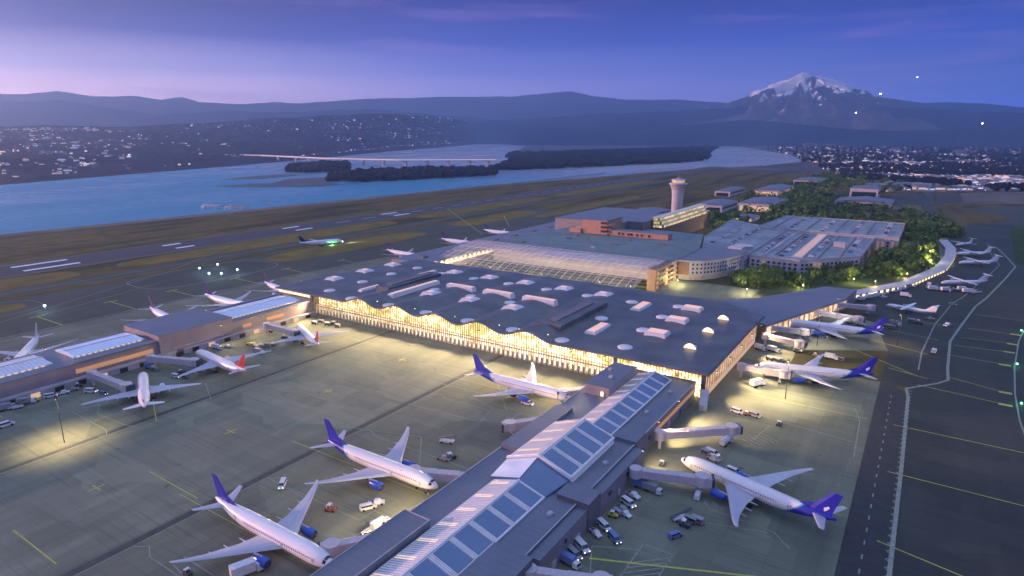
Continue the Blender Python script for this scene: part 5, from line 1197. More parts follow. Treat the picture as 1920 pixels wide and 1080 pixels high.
VL = [
 ('van_w', 530, 909, -50, 'white van driving alone between the two left foreground airliners', 1.15),
 ('tug_r', 620, 955, 20, 'rust coloured tug alone below the second airliner', 1.4), ('van_w', 690, 952, 60, 'white car, left of the pair near the pier notch', 1.15), ('pick_w', 706, 943, 40, 'white pickup, right of the pair near the pier notch', 1.15),
 ('truck_w', 716, 986, 85, 'white truck parked against the pier above the foreground jet bridge', 1), ('load', 690, 995, 70, 'belt loader beside the truck at the foreground pier wall', 1), ('load', 838, 828, 20, 'pale belt loader left of the pier, farther of two machines', 1.3), ('tug_d', 845, 858, 60, 'dark tug right of the grey pickup beside second airliner wing', 1.5),
 ('pick_g', 832, 860, 10, 'grey pickup beside the dark tug under second airliner', 1.2), ('pick_w', 817, 938, 80, 'white pickup tucked at pier edge below the second airliner nose', 1), ('truck_w', 468, 1073, 70, 'white truck at the bottom edge under the left airliner wing', 1.3), ('tug_d', 352, 1075, 0, 'dark tug at bottom edge below the left airliner wing tip', 1.1),
 ('van_w', 989, 757, 5, 'white van under the wing of the plane before the hall', 1.2),
 ('van_w', 1382, 772, -15, 'white car on bright apron near the hall corner', 1.15), ('tug_r', 1401, 777, 30, 'small rust tug between two cars near hall corner', 1.2), ('van_g', 1414, 779, -15, 'grey car right of the rust tug near hall corner', 1.1), ('tug_d', 1461, 796, 90, 'lone dark tug on the empty bright east apron', 1.3),
 ('tank', 1362, 831, 80, 'white fuel truck under the empty right jet bridge', 1.1), ('van_w', 1335, 850, -20, 'white car, upper of the row left of lower right airliner nose', 1.2), ('pick_g', 1338, 861, -20, 'grey pickup below the white car by lower right airliner nose', 1.2), ('cart_d', 1322, 849, -20, 'dark baggage cart left of the car row near airliner nose', 1.1), ('van_w', 1375, 884, -15, 'white car right against the lower right airliner fuselage', 1.1),
 ('van_w', 1309, 930, 95, 'white car below the jet bridge of lower right airliner', 1.15), ('tug_d', 1241, 870, 100, 'dark tug above the bridge of lower right airliner', 1.2),
 ('truck_b', 1206, 913, 5, 'blue-grey truck, topmost at the right pier wall', 1), ('truck_g', 1225, 921, -5, 'grey truck, rightmost of the group at the pier wall', 1), ('pick_w', 1187, 929, -20, 'white pickup second from top along the pier wall', 1.15), ('van_w', 1178, 944, -25, 'white van third along the pier wall', 1.2), ('pick_g', 1166, 955, -20, 'grey pickup below the third van at the pier wall', 1.1), ('cart_r', 1158, 962, -25, 'cart of red bags beside the yellow tug at pier wall', 1.1), ('tug_y', 1150, 966, 10, 'yellow tug close against the pier wall', 1.2), ('pick_w', 1172, 964, -20, 'white pickup right of the bag cart at pier wall', 1.),
 ('van_w', 1132, 987, -30, 'white van in the lower middle of the pier wall row', 1.2), ('van_b', 1152, 1010, -35, 'blue van standing out right of the lower pier row', 1.15), ('pick_w', 1117, 1000, -30, 'white pickup half shaded under the lower pier wall', 1.), ('van_w', 1090, 1026, -30, 'large white van near bottom of the pier wall row', 1.35), ('van_g', 1076, 1040, -25, 'grey van second from the bottom at pier wall', 1.25), ('truck_b', 1070, 1057, -10, 'blue truck beside the bottom jet bridge', .95),
 ('load', 1275, 972, 50, 'pale belt loader in the equipment cluster, lower right apron', 1.2), ('tug_d', 1284, 984, 0, 'dark tug in the middle of the equipment cluster', 1.3), ('cart_r', 1307, 978, -8, 'red loaded cart right end of the equipment cluster', 1.3), ('cart_d', 1296, 977, -8, 'dark loaded cart beside the red loaded cart', 1.2), ('van_b', 1266, 1004, 60, 'blue vehicle below the equipment cluster, lower right apron', 1.),
 ('truck_w', 1422, 722, 60, 'white boxy truck below the hall-corner airliner', 1.2), ('truck_w', 1427, 655, -20, 'white truck near the hall east wall, left of two', 1), ('truck_w', 1451, 658, -15, 'white truck near the hall east wall, right of two', 1), ('cart_d', 1444, 674, -10, 'left cart in the string before the hall east wall', 1.3), ('cart_d', 1455, 676, -10, 'middle cart in the string before the hall east wall', 1.3), ('tug_d', 1466, 678, -10, 'dark tug leading carts before the hall east wall', 1.4), ('van_w', 1495, 657, 0, 'white van under the drum ended jet bridge', 1),
 ('truck_w', 1522, 627, 0, 'white truck beside the far blue tailed airliner wing', 1.1), ('van_b', 1541, 631, 0, 'blue van beside the far blue tailed airliner wing', 1.3), ('truck_b', 1500, 628, -10, 'blue truck between jet bridge and far airliner', 1), ('truck_w', 1598, 606, -5, 'white truck behind the far blue tailed airliner', 1), ('pick_w', 1614, 609, 0, 'white pickup behind the far blue tailed airliner', 1.2), ('load_y', 1663, 610, 15, 'yellow loader just right of the far blue fin', 1.4), ('cart_r', 1672, 615, 0, 'red cart just right of the far blue fin', 1.4), ('truck_g', 1680, 609, -20, 'grey truck right of the yellow loader', 1),
 ('pick_w', 1776, 610, 68, 'white pickup driving on the right service road, farther one', 1.4), ('pick_w', 1751, 659, 85, 'white pickup driving on the right service road, nearer one', 1.4),
 ('truck_w', 1604, 556, 0, 'white truck at the start of the curved walkway', 1), ('pick_w', 1655, 557, 0, 'white pickup beyond the end of the east pier', 1.2), ('truck_w', 1699, 556, -5, 'long white truck alone above the nearest turboprop', 1.1), ('tug_d', 1723, 606, 0, 'dark tug below the nearest turboprop', 1.6), ('cart_d', 1708, 603, 0, 'dark cart below the nearest turboprop', 1.5), ('pick_g', 1743, 598, 0, 'grey pickup right of the dark tug below turboprop', 1.2), ('van_g', 1786, 571, 0, 'grey van alone on the dark apron by the road', 1.),
 ('truck_w', 1560, 672, -8, 'long white truck parked on apron edge line', 1), ('cart_d', 1575, 675, -8, 'dark cart right of the truck on apron edge line', 1.2), ('tug_r', 1529, 667, 0, 'rust tug left of the long truck on apron edge', 1.2),
 ('van_w', 10, 798, 90, 'white van at the far left edge of the picture', 1.3), ('van_w', 171, 734, 30, 'white van standing out from the west pier wall', 1.2), ('van_w', 95, 743, 65, 'white van by the west pier wall, second from left', 1.15), ('pick_w', 118, 737, 65, 'white pickup close along the west pier wall', 1.15), ('pick_g', 136, 731, 65, 'grey pickup along the west pier wall', 1.15), ('tug_d', 147, 724, 65, 'dark tug against the west pier wall', 1.3), ('tug_y', 67, 751, 60, 'yellow tug by the wall at far left', 1.2), ('truck_g', 52, 755, 60, 'grey truck by the wall at far left', 1), ('truck_g', 15, 766, 80, 'grey truck beside the west pier at left edge', 1), ('load', 30, 764, 60, 'belt loader beside the west pier at left edge', 1.2),
 ('van_w', 330, 706, 10, 'white van under the middle red finned airliner wing', 1.1), ('cart_d', 347, 708, 10, 'dark cart under the middle red finned airliner wing', 1.3), ('tug_d', 340, 699, 20, 'dark tug near the middle red finned airliner wing', 1.3), ('truck_w', 227, 695, 60, 'white truck by the west pier under the bridge bend', .9), ('pick_g', 207, 698, 60, 'grey pickup behind the tail-on airliner bridge', 1.1), ('cart_d', 253, 688, 50, 'dark cart between the west pier bridges', 1.3), ('tug_d', 263, 685, 50, 'dark tug between the west pier bridges', 1.3), ('cart_d', 290, 694, 10, 'dark cart right of tail-on airliner nose', 1.3), ('truck_b', 283, 690, 10, 'blue truck right of tail-on airliner nose', 1), ('van_b', 194, 738, 10, 'blue van above the tail-on airliner wing', .9),
 ('truck_w', 408, 653, 15, 'white truck on warm apron below the raised hall block', .9), ('pick_w', 428, 650, 15, 'white pickup on warm apron by the raised hall block', 1.1), ('cart_d', 480, 652, 10, 'dark cart, left end of the string near red fins', 1.3), ('cart_d', 491, 650, 10, 'dark cart, second of the string near red fins', 1.3), ('cart_r', 502, 648, 10, 'red cart, third of the string near red fins', 1.3), ('tug_r', 512, 647, 10, 'rust tug leading the cart string near red fins', 1.3), ('truck_g', 487, 662, 5, 'grey truck right of the middle red fin', 1), ('load_y', 470, 645, 30, 'yellow belt loader between the two red finned airliners', 1.2),
 ('tug_d', 507, 622, 30, 'dark tug under the bridge left of hall end', 1.3), ('tug_d', 533, 633, 20, 'dark tug beside the red fin nearest the hall', 1.2), ('cart_d', 590, 607, 10, 'left cart parked at the lit hall wall', 1.3), ('cart_d', 602, 604, 10, 'second cart parked at the lit hall wall', 1.3), ('cart_d', 614, 609, 10, 'third cart parked at the lit hall wall', 1.3), ('cart_d', 626, 607, 10, 'fourth cart parked at the lit hall wall', 1.3), ('cart_r', 633, 612, 10, 'red cart, rightmost at the lit hall wall', 1.3),
]
for i in range(22):
    px = 1737+i*4.6; py = 538+i*.55+random.uniform(-3, 4)
    k = random.choice(['cart_d', 'truck_w', 'tug_d', 'load', 'cart_r', 'pick_w'])
    VL.append((k, px, py, random.uniform(0, 90), None, 1.1))
for i in range(16):
    px = 1615+i*7; py = 557-i*1.75; VL.append((random.choice(['cart_d', 'pick_w', 'tug_d', 'truck_w']), px, py+5, 60, None, 1.))
for k, px, py, dg, lab, sc in VL:
    if k not in used: o = protos[k]; used[k] = 1
    else: o = copy_tree(protos[k], snaps[k])
    x, y = P(px, py, .8); o.location = (x, y, .24); o.rotation_euler.z = math.radians(dg); o.scale = (sc,)*3
    cat = o['category']
    o['group'] = GN.get(cat, 'vehicles on the apron')
    if lab is None:
        o['label'] = 'ground service %s among those crowded beside the curved walkway' % cat; o['group'] = 'service %ss crowded by the walkway' % cat
    else: o['label'] = lab
for k in protos:
    if k not in used:
        for c in kids(protos[k]):
            for d in kids(c): bpy.data.objects.remove(d)
            bpy.data.objects.remove(c)
        bpy.data.objects.remove(protos[k])
# cars on the garage decks: small shaped bodies
def carmesh(mat):
    m = MB(); prof = [(2.2, .3), (2.25, .8), (1.2, .95), (.6, 1.45), (-1.2, 1.45), (-2, .95), (-2.2, .9), (-2.2, .3)]; n = len(prof)
    v = [(x, .88*(1 if z < 1 else .8), z) for x, z in prof]+[(x, -.88*(1 if z < 1 else .8), z) for x, z in prof]
    m.add(v, [list(range(n)), list(range(n, 2*n))[::-1]]+[[i, (i+1) % n, n+(i+1) % n, n+i] for i in range(n)])
    m.box(-1.1, .5, -.9, .9, 1.0, 1.3, 1); return m.build('parked_car', [mat, 'dark_glass'])
cars = [carmesh(x) for x in ('v_white', 'v_grey', 'v_dark', 'v_blue')]
first = set(); rn = random.Random(5); cnames = ['white', 'grey', 'black', 'blue']
def carat(x, y, z, rz, where):
    k = rn.choice([0, 0, 1, 2, 3]); o = cars[k]
    if k in first: o = cars[k].copy(); COL.objects.link(o)
    first.add(k); o.location = (x, y, z); o.rotation_euler.z = rz; o.scale = (1.15,)*3
    tag(o, '%s car parked in rows on the %s' % (cnames[k], where), 'car', '%s cars parked on the %s' % (cnames[k], where))
for (x0, y0, y1, z, w) in ((-145, 700, 875, 16.05, 'ramped garage deck'), (-122, 700, 875, 16.05, 'ramped garage deck'), (-95, 705, 870, 16.05, 'ramped garage deck'), (-64, 760, 880, 16.05, 'ramped garage deck'), (-185, 740, 880, 17.05, 'garage deck beside the terminal block'), (-205, 740, 880, 17.05, 'garage deck beside the terminal block'), (-150, 900, 1030, 18.05, 'rear garage deck'), (-110, 900, 1030, 18.05, 'rear garage deck'), (-75, 900, 1030, 18.05, 'rear garage deck'), (-40, 900, 1030, 18.05, 'rear garage deck')):
    y = y0
    while y < y1:
        if rn.random() < .5: carat(x0+rn.uniform(-.4, .4), y, z, 0, w)
        y += 3.4
# ------------------------------------------------------------------ trees
def tree_proto(seed, h, r, n=520):
    rn = random.Random(seed); t = thing('tree', '', 'tree')
    m = MB(); m.tube((0, 0, 0), (rn.uniform(-.3, .3), 0, h*.5), .38, .2, 7)
    for k in range(5):
        a = k*1.3+rn.random(); m.tube((0, 0, h*(.28+.05*k)), (math.cos(a)*r*.55, math.sin(a)*r*.55, h*(.55+.05*k)), .16, .05, 5)
    m.build('trunk', 'bark', t); m = MB()
    lobes = [(Vector((rn.uniform(-.5, .5)*r, rn.uniform(-.5, .5)*r, h*rn.uniform(.48, .8))), r*rn.uniform(.38, .62)) for _ in range(8)]
    for _ in range(n):
        c, lr = rn.choice(lobes); d = Vector((rn.gauss(0, 1), rn.gauss(0, 1), rn.gauss(0, 1)))
        d.normalize(); p = c+d*lr*rn.uniform(.75, 1.08); p.z = max(p.z, h*.22)
        nn = (d+Vector((rn.uniform(-.6, .6), rn.uniform(-.6, .6), rn.uniform(-.2, .8)))).normalized(); u = nn.orthogonal().normalized(); w = nn.cross(u); s_ = rn.uniform(.45, .95)*r*.21
        m.add([p-u*s_-w*s_*.6, p+u*s_*.8-w*s_, p+u*s_+w*s_*.7, p-u*s_*.7+w*s_], [[0, 1, 2, 3]])
    m.build('crown', 'leaf', t); return t
tps = [tree_proto(1, 12, 5.5), tree_proto(2, 10, 5.), tree_proto(3, 13, 5.), tree_proto(4, 9, 4.6)]; tsn = [snapshot(t) for t in tps]; tused = set(); rn = random.Random(11)
def plant(x, y, lab, grp, sc=1., z=.2):
    k = rn.randrange(4); o = tps[k]
    if k in tused: o = copy_tree(tps[k], tsn[k])
    tused.add(k); o.location = (x, y, z); o.rotation_euler.z = rn.random()*6.28; s_ = sc*rn.uniform(.8, 1.25); o.scale = (s_, s_, s_*rn.uniform(.85, 1.1)); tag(o, lab, 'tree', grp)
def grove(poly, n, lab, grp, sc=1., mind=6.):
    xs = [p[0] for p in poly]; ys = [p[1] for p in poly]; pts = []; tries = 0
    while len(pts) < n and tries < 9000:
        tries += 1; x = rn.uniform(min(xs), max(xs)); y = rn.uniform(min(ys), max(ys))
        if inside(x, y, poly) and all(abs(x-a)+abs(y-b) > mind for a, b in pts): pts.append((x, y)); plant(x, y, lab, grp, sc)
def pp(*pts, h=0): return [P(*p, h) for p in pts]
grove(pp((1370, 540), (1380, 518), (1420, 520), (1600, 512), (1650, 500), (1700, 508), (1600, 527), (1500, 542)), 46, 'leafy tree in the belt before the garages', 'trees before the garages', 1.0, 7)
grove(pp((1640, 505), (1650, 470), (1690, 455), (1752, 445), (1757, 480), (1740, 505), (1690, 520), (1650, 520)), 60, 'leafy tree in the dense grove right of the garages', 'trees right of the garages', 1.15, 8)
grove([(-215, 1055), (-20, 1048), (40, 1060), (48, 1110), (-20, 1130), (-120, 1125), (-210, 1105)], 78, 'leafy tree in the long row behind the rear garage', 'trees behind the rear garage', 1.35, 9)
grove([(-330, 1060), (-280, 960), (-245, 965), (-225, 1050), (-260, 1110), (-320, 1130)], 24, 'leafy tree near the foot of the control tower', 'trees near the control tower', 1.15, 8)
grove([(-255, 1200), (-170, 1180), (-170, 1420), (-190, 1700), (-240, 1540)], 62, 'leafy tree in the wood beside the white hangars', 'trees beside the hangars', 1.45, 10)
grove([(-220, 1800), (-60, 1720), (-60, 2050), (-180, 2200)], 30, 'distant tree behind the tall box building', 'distant trees behind the box building', 1.7, 14)
struct(sheet('lawn', pp((1360, 545), (1375, 512), (1640, 505), (1690, 455), (1765, 442), (1765, 500), (1600, 545), (1450, 552)), .21, 'green'))
struct(sheet('lawn', [(-330, 950), (-196, 1044), (60, 1044), (60, 1140), (-160, 1160), (-170, 1800), (-360, 1400)], .14, 'green'))
tpoly('access_road', pp((1380, 560), (1600, 545), (1720, 522), (1765, 497), (1755, 440), (1775, 440), (1790, 500), (1730, 530), (1600, 560), (1400, 572)), .28, 'apron_light')
# shrubs and low growth filling the groves
m = MB(); rs = random.Random(31)
for poly, n in ((pp((1370, 540), (1380, 518), (1420, 520), (1600, 512), (1650, 500), (1700, 508), (1600, 527), (1500, 542)), 500), (pp((1640, 505), (1650, 470), (1690, 455), (1752, 445), (1757, 480), (1740, 505), (1690, 520), (1650, 520)), 700),
                ([(-215, 1055), (-20, 1048), (40, 1060), (48, 1110), (-20, 1130), (-120, 1125), (-210, 1105)], 800), ([(-255, 1200), (-170, 1180), (-150, 1420), (-170, 1700), (-240, 1540)], 900), ([(-300, 1130), (-200, 1110), (-60, 1140), (-100, 1180), (-230, 1190)], 500)):
    xs = [q[0] for q in poly]; ys = [q[1] for q in poly]
    for _ in range(n):
        x = rs.uniform(min(xs), max(xs)); y = rs.uniform(min(ys), max(ys))
        if not inside(x, y, poly): continue
        r = rs.uniform(2., 4.5); h = rs.uniform(2, 6)
        for _ in range(9):
            d = Vector((rs.gauss(0, 1), rs.gauss(0, 1), abs(rs.gauss(0, 1)))).normalized(); q = Vector((x, y, .3))+Vector((d.x*r, d.y*r, d.z*h)); u = (d+Vector((rs.uniform(-.5, .5), rs.uniform(-.5, .5), .3))).orthogonal().normalized(); w_ = d.cross(u); s_ = rs.uniform(.7, 1.5)
            m.add([q-u*s_-w_*s_*.6, q+u*s_*.8-w_*s_, q+u*s_+w_*s_*.7, q-u*s_*.7+w_*s_], [[0, 1, 2, 3]])
wd = MB(); wood = pp((1385, 402), (1392, 372), (1470, 348), (1545, 326), (1632, 328), (1640, 345), (1560, 352), (1538, 372), (1545, 384), (1665, 392), (1760, 402), (1778, 425), (1700, 424), (1440, 408)); xs = [q[0] for q in wood]; ys = [q[1] for q in wood]; k = 0
while k < 1500:
    x = rs.uniform(min(xs), max(xs)); y = rs.uniform(min(ys), max(ys)); k += 1
    if not inside(x, y, wood) or (-172 < x < -50 and 1425 < y < 1690): continue
    r = rs.uniform(4., 8); h = rs.uniform(7, 16)
    for _ in range(16):
        d = Vector((rs.gauss(0, 1), rs.gauss(0, 1), abs(rs.gauss(0, 1)))).normalized(); q = Vector((x, y, .3))+Vector((d.x*r, d.y*r, d.z*h)); u = (d+Vector((rs.uniform(-.5, .5), rs.uniform(-.5, .5), .3))).orthogonal().normalized(); w_ = d.cross(u); s_ = rs.uniform(1.4, 2.8)
        wd.add([q-u*s_-w_*s_*.6, q+u*s_*.8-w_*s_, q+u*s_+w_*s_*.7, q-u*s_*.7+w_*s_], [[0, 1, 2, 3]])
tag(wd.build('woodland', 'leaf'), 'green wood running back behind the garages and hangars', 'woods', kind='stuff')
tag(m.build('shrubbery', 'leaf'), 'dense green undergrowth filling the groves round the garages', 'shrubs', kind='stuff')
tpoly('paved_plot', pp((1655, 382), (1680, 364), (1733, 364), (1733, 382)), .18, 'road'); tpoly('field_road', pp((1728, 402), (1736, 360), (1751, 360), (1752, 402)), .2, 'taxi')
tpoly('paved_plot', pp((1757, 382), (1755, 364), (1800, 364), (1806, 382)), .18, 'road'); tpoly('bare_field', pp((1806, 381), (1800, 362), (1925, 360), (1925, 383)), .18, 'bank'); tpoly('bare_field', pp((1650, 392), (1656, 385), (1728, 385), (1727, 394)), .18, 'bank')
# ------------------------------------------------------------------ city and far houses
rn = random.Random(21); hm = []
for i, (mat, sx, sy, sz) in enumerate((('white_wall', 14, 9, 6), ('white_wall', 26, 14, 8), ('mauve', 12, 10, 5), ('white_wall', 40, 22, 10))):
    m = MB(); m.box(-sx/2, sx/2, -sy/2, sy/2, -4, sz, 0)
    m.loft([[(-sx/2-.5, -sy/2-.5, sz), (-sx/2-.5, sy/2+.5, sz), (-sx/2-.5, 0, sz+sy*.22)], [(sx/2+.5, -sy/2-.5, sz), (sx/2+.5, sy/2+.5, sz), (sx/2+.5, 0, sz+sy*.22)]], mi=1)
    for s_ in (1, -1): m.box(-sx*.42, sx*.42, s_*sy/2, s_*(sy/2+.3), sz*.4, sz*.75, 2)
    m.box(sx/2, sx/2+.3, -sy*.4, sy*.4, sz*.4, sz*.75, 2); m.box(-sx/2-.3, -sx/2, -sy*.4, sy*.4, sz*.4, sz*.75, 2)
    hm.append((m, mat))
M['town_light'] = glow('town_window_light', (1, .85, .95), .6); M['town_warm'] = glow('town_window_warm', (1, .6, .4), .6); M['town_blue'] = glow('town_window_cool', (.6, .75, 1), .6)
hp = []
M['town_wall'] = surf('town_walls', (.34, .3, .34), (.16, .15, .2), .01, .8)
for i, (m, mat) in enumerate(hm):
    for L_ in ('town_light', 'town_warm', 'town_blue'): hp.append(m.build('house', [mat, 'slate', L_]))
hused = set(); bm_all = MB()
def house(q, k, lab, grp, sc=1.):
    o = hp[k]
    if k in hused: o = hp[k].copy(); COL.objects.link(o)
    hused.add(k); o.location = q; o.rotation_euler.z = rn.random()*3.14; o.scale = (sc,)*3; tag(o, lab, 'house', grp)
def lightbox(q, s_, h):     # one more building of the far town mass
    a = rn.random()*3.14; c, s2 = math.cos(a), math.sin(a); v = []
    for z in (-4, h):
        for x, y in ((-s_, -s_*.6), (s_, -s_*.6), (s_, s_*.6), (-s_, s_*.6)): v.append((q[0]+x*c-y*s2, q[1]+x*s2+y*c, q[2]+z))
    mi = rn.choices([0, 1, 2, 3], [.80, .08, .07, .05])[0]
    bm_all.add(v, [[4, 5, 6, 7], [0, 1, 5, 4], [1, 2, 6, 5], [2, 3, 7, 6], [3, 0, 4, 7]], mi)
cnt = 0
from bisect import bisect
def shore_at(px, py):       # point of the far-shore terrain showing at that pixel
    best = None
    for j in range(6, 68):
        t = j/90; x, y, z = shore_pt(px, t); d = math.hypot(x, y); q = R(px, py, d)
        if q.z <= z+1: return (q.x, q.y, z)
    return None
cl = [((0, 185), (236, 246), 85), ((190, 260), (245, 250), 10), ((0, 120), (246, 262), 10), ((50, 200), (262, 282), 18), ((130, 240), (270, 310), 16), ((0, 160), (300, 335), 26), ((200, 380), (250, 285), 10), ((330, 480), (222, 245), 40), ((480, 640), (222, 250), 50), ((620, 900), (218, 240), 90), ((600, 800), (240, 268), 40), ((230, 420), (310, 325), 5), ((640, 720), (268, 285), 12)]
for (xa, xb), (ya, yb), n in cl:
    for _ in range(n):
        q = shore_at(rn.uniform(xa, xb), rn.uniform(ya, yb))
        if q:
            if cnt < 150: house(q, rn.randrange(12), 'small lit house among those on the hills across the river', 'houses across the river', rn.uniform(.5, 1.1)); cnt += 1
            else: lightbox(q, rn.uniform(4, 11), rn.uniform(5, 9))
for _ in range(110):
    cx = rn.choice([rn.uniform(0, 900), rn.gauss(90, 70), rn.gauss(780, 70)]); cy = rn.triangular(218, 335, 240); sx = rn.uniform(4, 22)
    for _ in range(rn.randrange(4, 16)):
        q = shore_at(min(max(rn.gauss(cx, sx), 0), 940), rn.gauss(cy, 1.2))
        if q: lightbox(q, rn.uniform(3, 9), rn.uniform(4, 8))
cnt = 0
land = lambda x, y: inside(x, y, city) or inside(x, y, near)
reg = [((1450, 1920), (266, 350), 3600), ((1560, 1920), (296, 358), 5200), ((1020, 1500), (258, 268), 160), ((1500, 1920), (256, 272), 350), ((1280, 1330), (259, 262), 20)]
pts = []
for (xa, xb), (ya, yb), n in reg:
    for _ in range(n):
        py = rn.uniform(ya, yb); px = rn.uniform(xa, xb)
        if py > 300 and px < 1510+(py-300)*2.2: continue
        q = P(px, py)
        if land(*q) and noise.noise(Vector((q[0]*.004, q[1]*.004, 0))) > -.45: pts.append((math.hypot(*q), q))
pts.sort()
for d, q in pts:
    if cnt < 150: house((q[0], q[1], 0), rn.randrange(12), 'small house among those in the town at right', 'houses in the town at right', rn.uniform(.8, 1.3)); cnt += 1
    else: lightbox((q[0], q[1], 0), rn.uniform(3, 8)*(1+d/9000), rn.uniform(3, 7))
for (px0, px1, py0, py1, n) in ((1330, 1500, 251, 255, 40), (1240, 1420, 250, 255, 40), (1700, 1920, 253, 258, 50), (1575, 1625, 246, 256, 60)):
    for _ in range(n):
        px = rn.uniform(px0, px1); py = rn.uniform(py0, py1); q = R(px, py, 12000)
        if q.z < 3: q = Vector((*P(px, py), 0))
        lightbox(q, rn.uniform(16, 40), rn.uniform(12, 26))
tag(bm_all.build('town_buildings', ['town_wall', 'town_light', 'town_warm', 'town_blue']), 'countless small lit buildings spread across the far towns', 'town', kind='stuff')
m = MB(); xs = 0
for _ in range(4200):
    py = 268+(358-268)*rn.random()**.8; px = rn.uniform(1440, 1925)
    if py > 300 and px < 1500+(py-300)*2.4: continue
    x, y = P(px, py)
    if not land(x, y) or noise.noise(Vector((x*.003+7, y*.003, 0))) < -.1: continue
    d = math.hypot(x, y); r = rn.uniform(4.5, 8)*(1+d/8000); a0 = rn.random()
    m.loft([[(x+r*k*math.cos(a0+i*1.2566), y+r*k*math.sin(a0+i*1.2566), zz*(9+d*.0015)) for i in range(5)] for k, zz in ((.8, 0.), (1, .6), (.3, 1.2))])
for px0, px1, py in ((1330, 1345, 270), (1500, 1560, 300)):
    pass
tag(m.build('town_trees', 'wood_dark'), 'dark trees filling the blocks of the town at right', 'trees', kind='stuff')
# ------------------------------------------------------------------ lamps
def spot(x, y, z, tx, ty, e, col=(1, .70, .37), size=110, lab='warm floodlight on the roof edge lighting the apron', grp='warm apron floodlights', blend=.9, mast=False, rad=1.2):
    t = thing('floodlight', lab, 'floodlight', (x, y, z), group=grp)
    m = MB(); m.box(-.5, .5, -.25, .25, -.2, .45); m.tube((0, 0, .45), (0, 0, 1.0), .08, n=6); 
    if mast: m.tube((.6, 0, -z+.2), (.6, 0, 1), .22, .14, 8)
    m.build('housing', 'v_dark', t)
    m = MB(); m.box(-.42, .42, -.2, .2, -.26, -.2); m.build('lens', 'lamp', t)
    l = bpy.data.lights.new('lamp', 'SPOT'); l.energy = e; l.color = col; l.spot_size = math.radians(size); l.spot_blend = blend; l.shadow_soft_size = rad
    o = bpy.data.objects.new('lamp', l); COL.objects.link(o); o.parent = t; o.location = (0, 0, -.7)
    d = Vector((tx-x, ty-y, -z)); o.rotation_euler = d.to_track_quat('-Z', 'Y').to_euler(); return t
K = 2.35
for k in range(12):
    x = -392+k*22.5; spot(x, 317.6, 15.2, x+2, 240, 50000*K, lab='warm floodlight under the front eave of the hall', grp='floodlights under the front eave of the hall')
for k in range(5):
    y = 330+k*26; spot(-83.8, y, 15.0, -32, y+2, 54000*K, lab='warm floodlight along the east eave of the hall', grp='floodlights along the east eave of the hall')
for (x, y, tx, ty, e) in ((-140.8, 135, -158, 140, 13000), (-140.8, 158, -160, 158, 14000), (-140.8, 265, -160, 262, 9000), (-91, 262, -60, 280, 26000), (-91, 290, -45, 300, 42000), (-86.6, 232, -72, 250, 14000), (-86, 85, -60, 90, 13000), (-86, 60, -50, 120, 9000)):
    spot(x, y, 11.2, tx, ty, e*K, lab='warm floodlight on the edge of the central pier', grp='floodlights on the edge of the central pier')
for (x, y, tx, ty, e, c) in ((-396, 238, -376, 240, 9000, (1, .7, .3)), (-396, 262, -376, 262, 9000, (1, .75, .4)), (-393, 300, -376, 296, 12000, (1, .75, .4)), (-441, 150, -460, 150, 5000, (1, .85, .55)), (-441, 255, -462, 255, 7000, (1, .8, .5)), (-441, 285, -462, 285, 7000, (1, .8, .5))):
    spot(x, y, 12.5, tx, ty, e*K, c, lab='warm floodlight on the edge of the west pier', grp='floodlights on the edge of the west pier')
# mast lights
for (px, py, e, c, lab) in ((120, 830, 30000, (1, .72, .35), 'mast floodlight over the warm pool at lower left'), (1680, 648, 7000, (1, .66, .32), 'mast floodlight behind the far blue tailed airliner'), (1530, 648, 12000, (1, .85, .6), 'mast floodlight at the far airliner wing'), (1565, 612, 9000, (1, .85, .6), 'mast floodlight before the east pier windows'), (1470, 748, 28000, (1, .8, .45), 'mast floodlight below the hall-corner airliner')):
    x, y = P(px, py); spot(x, y, 22, x+.1, y, e*1.1*K, c, 125, lab, None, mast=True)
# garden and road lights: small lanterns on posts
def lantern(px, py, e, lab, c=(1, .8, .35), h=4.5, mat='lamp'):
    x, y = P(px, py); t = thing('street_lamp', lab, 'lamp post', (x, y, .2), group='lamp posts around the garages and groves')
    m = MB(); m.tube((0, 0, 0), (0, 0, h), .14, .09, 8); m.build('post', 'v_grey', t); m = MB(); m.loft([ring(.35*math.cos(a)*1., .35*math.sin(a), .35*math.sin(a), h+.3, 8) for a in (.1, .8, 1.57, 2.3, 3.04)]); m.build('lamp_head', mat, t)
    l = bpy.data.lights.new('lamp', 'POINT'); l.energy = e*3.5; l.color = c; l.shadow_soft_size = .6; o = bpy.data.objects.new('lamp', l); COL.objects.link(o); o.parent = t; o.location = (0, 0, h+1.4)
for i, (px, py, e, lab) in enumerate(((1410, 528, 2500, 'lamp post at the left end of the tree belt'), (1505, 545, 3500, 'lamp post on the road below the tree belt'), (1640, 537, 4000, 'lamp post on the bright road right of the tree belt'), (1700, 522, 3500, 'lamp post where the road starts to curve'), (1745, 497, 6000, 'lamp post inside the road curve'), (1742, 478, 6000, 'lamp post at the right side of the dense grove'), (1735, 450, 5000, 'lamp post at the top of the dense grove'), (1718, 428, 6000, 'lamp post at the right end of the long tree row'), (1480, 423, 5000, 'lamp post in the middle of the long tree row'), (1358, 432, 5000, 'lamp post among the trees near the tower'), (1545, 362, 9000, 'lamp post in the wood beside the hangars'), (1600, 350, 9000, 'lamp post at the right of the far wood'), (1400, 552, 6000, 'lamp post over the bright yard behind east pier'), (1270, 535, 5000, 'lamp post at the foot of the brown side wall'), (1600, 532, 2500, 'lamp post in the right part of the tree belt'))): lantern(px, py, e, lab)
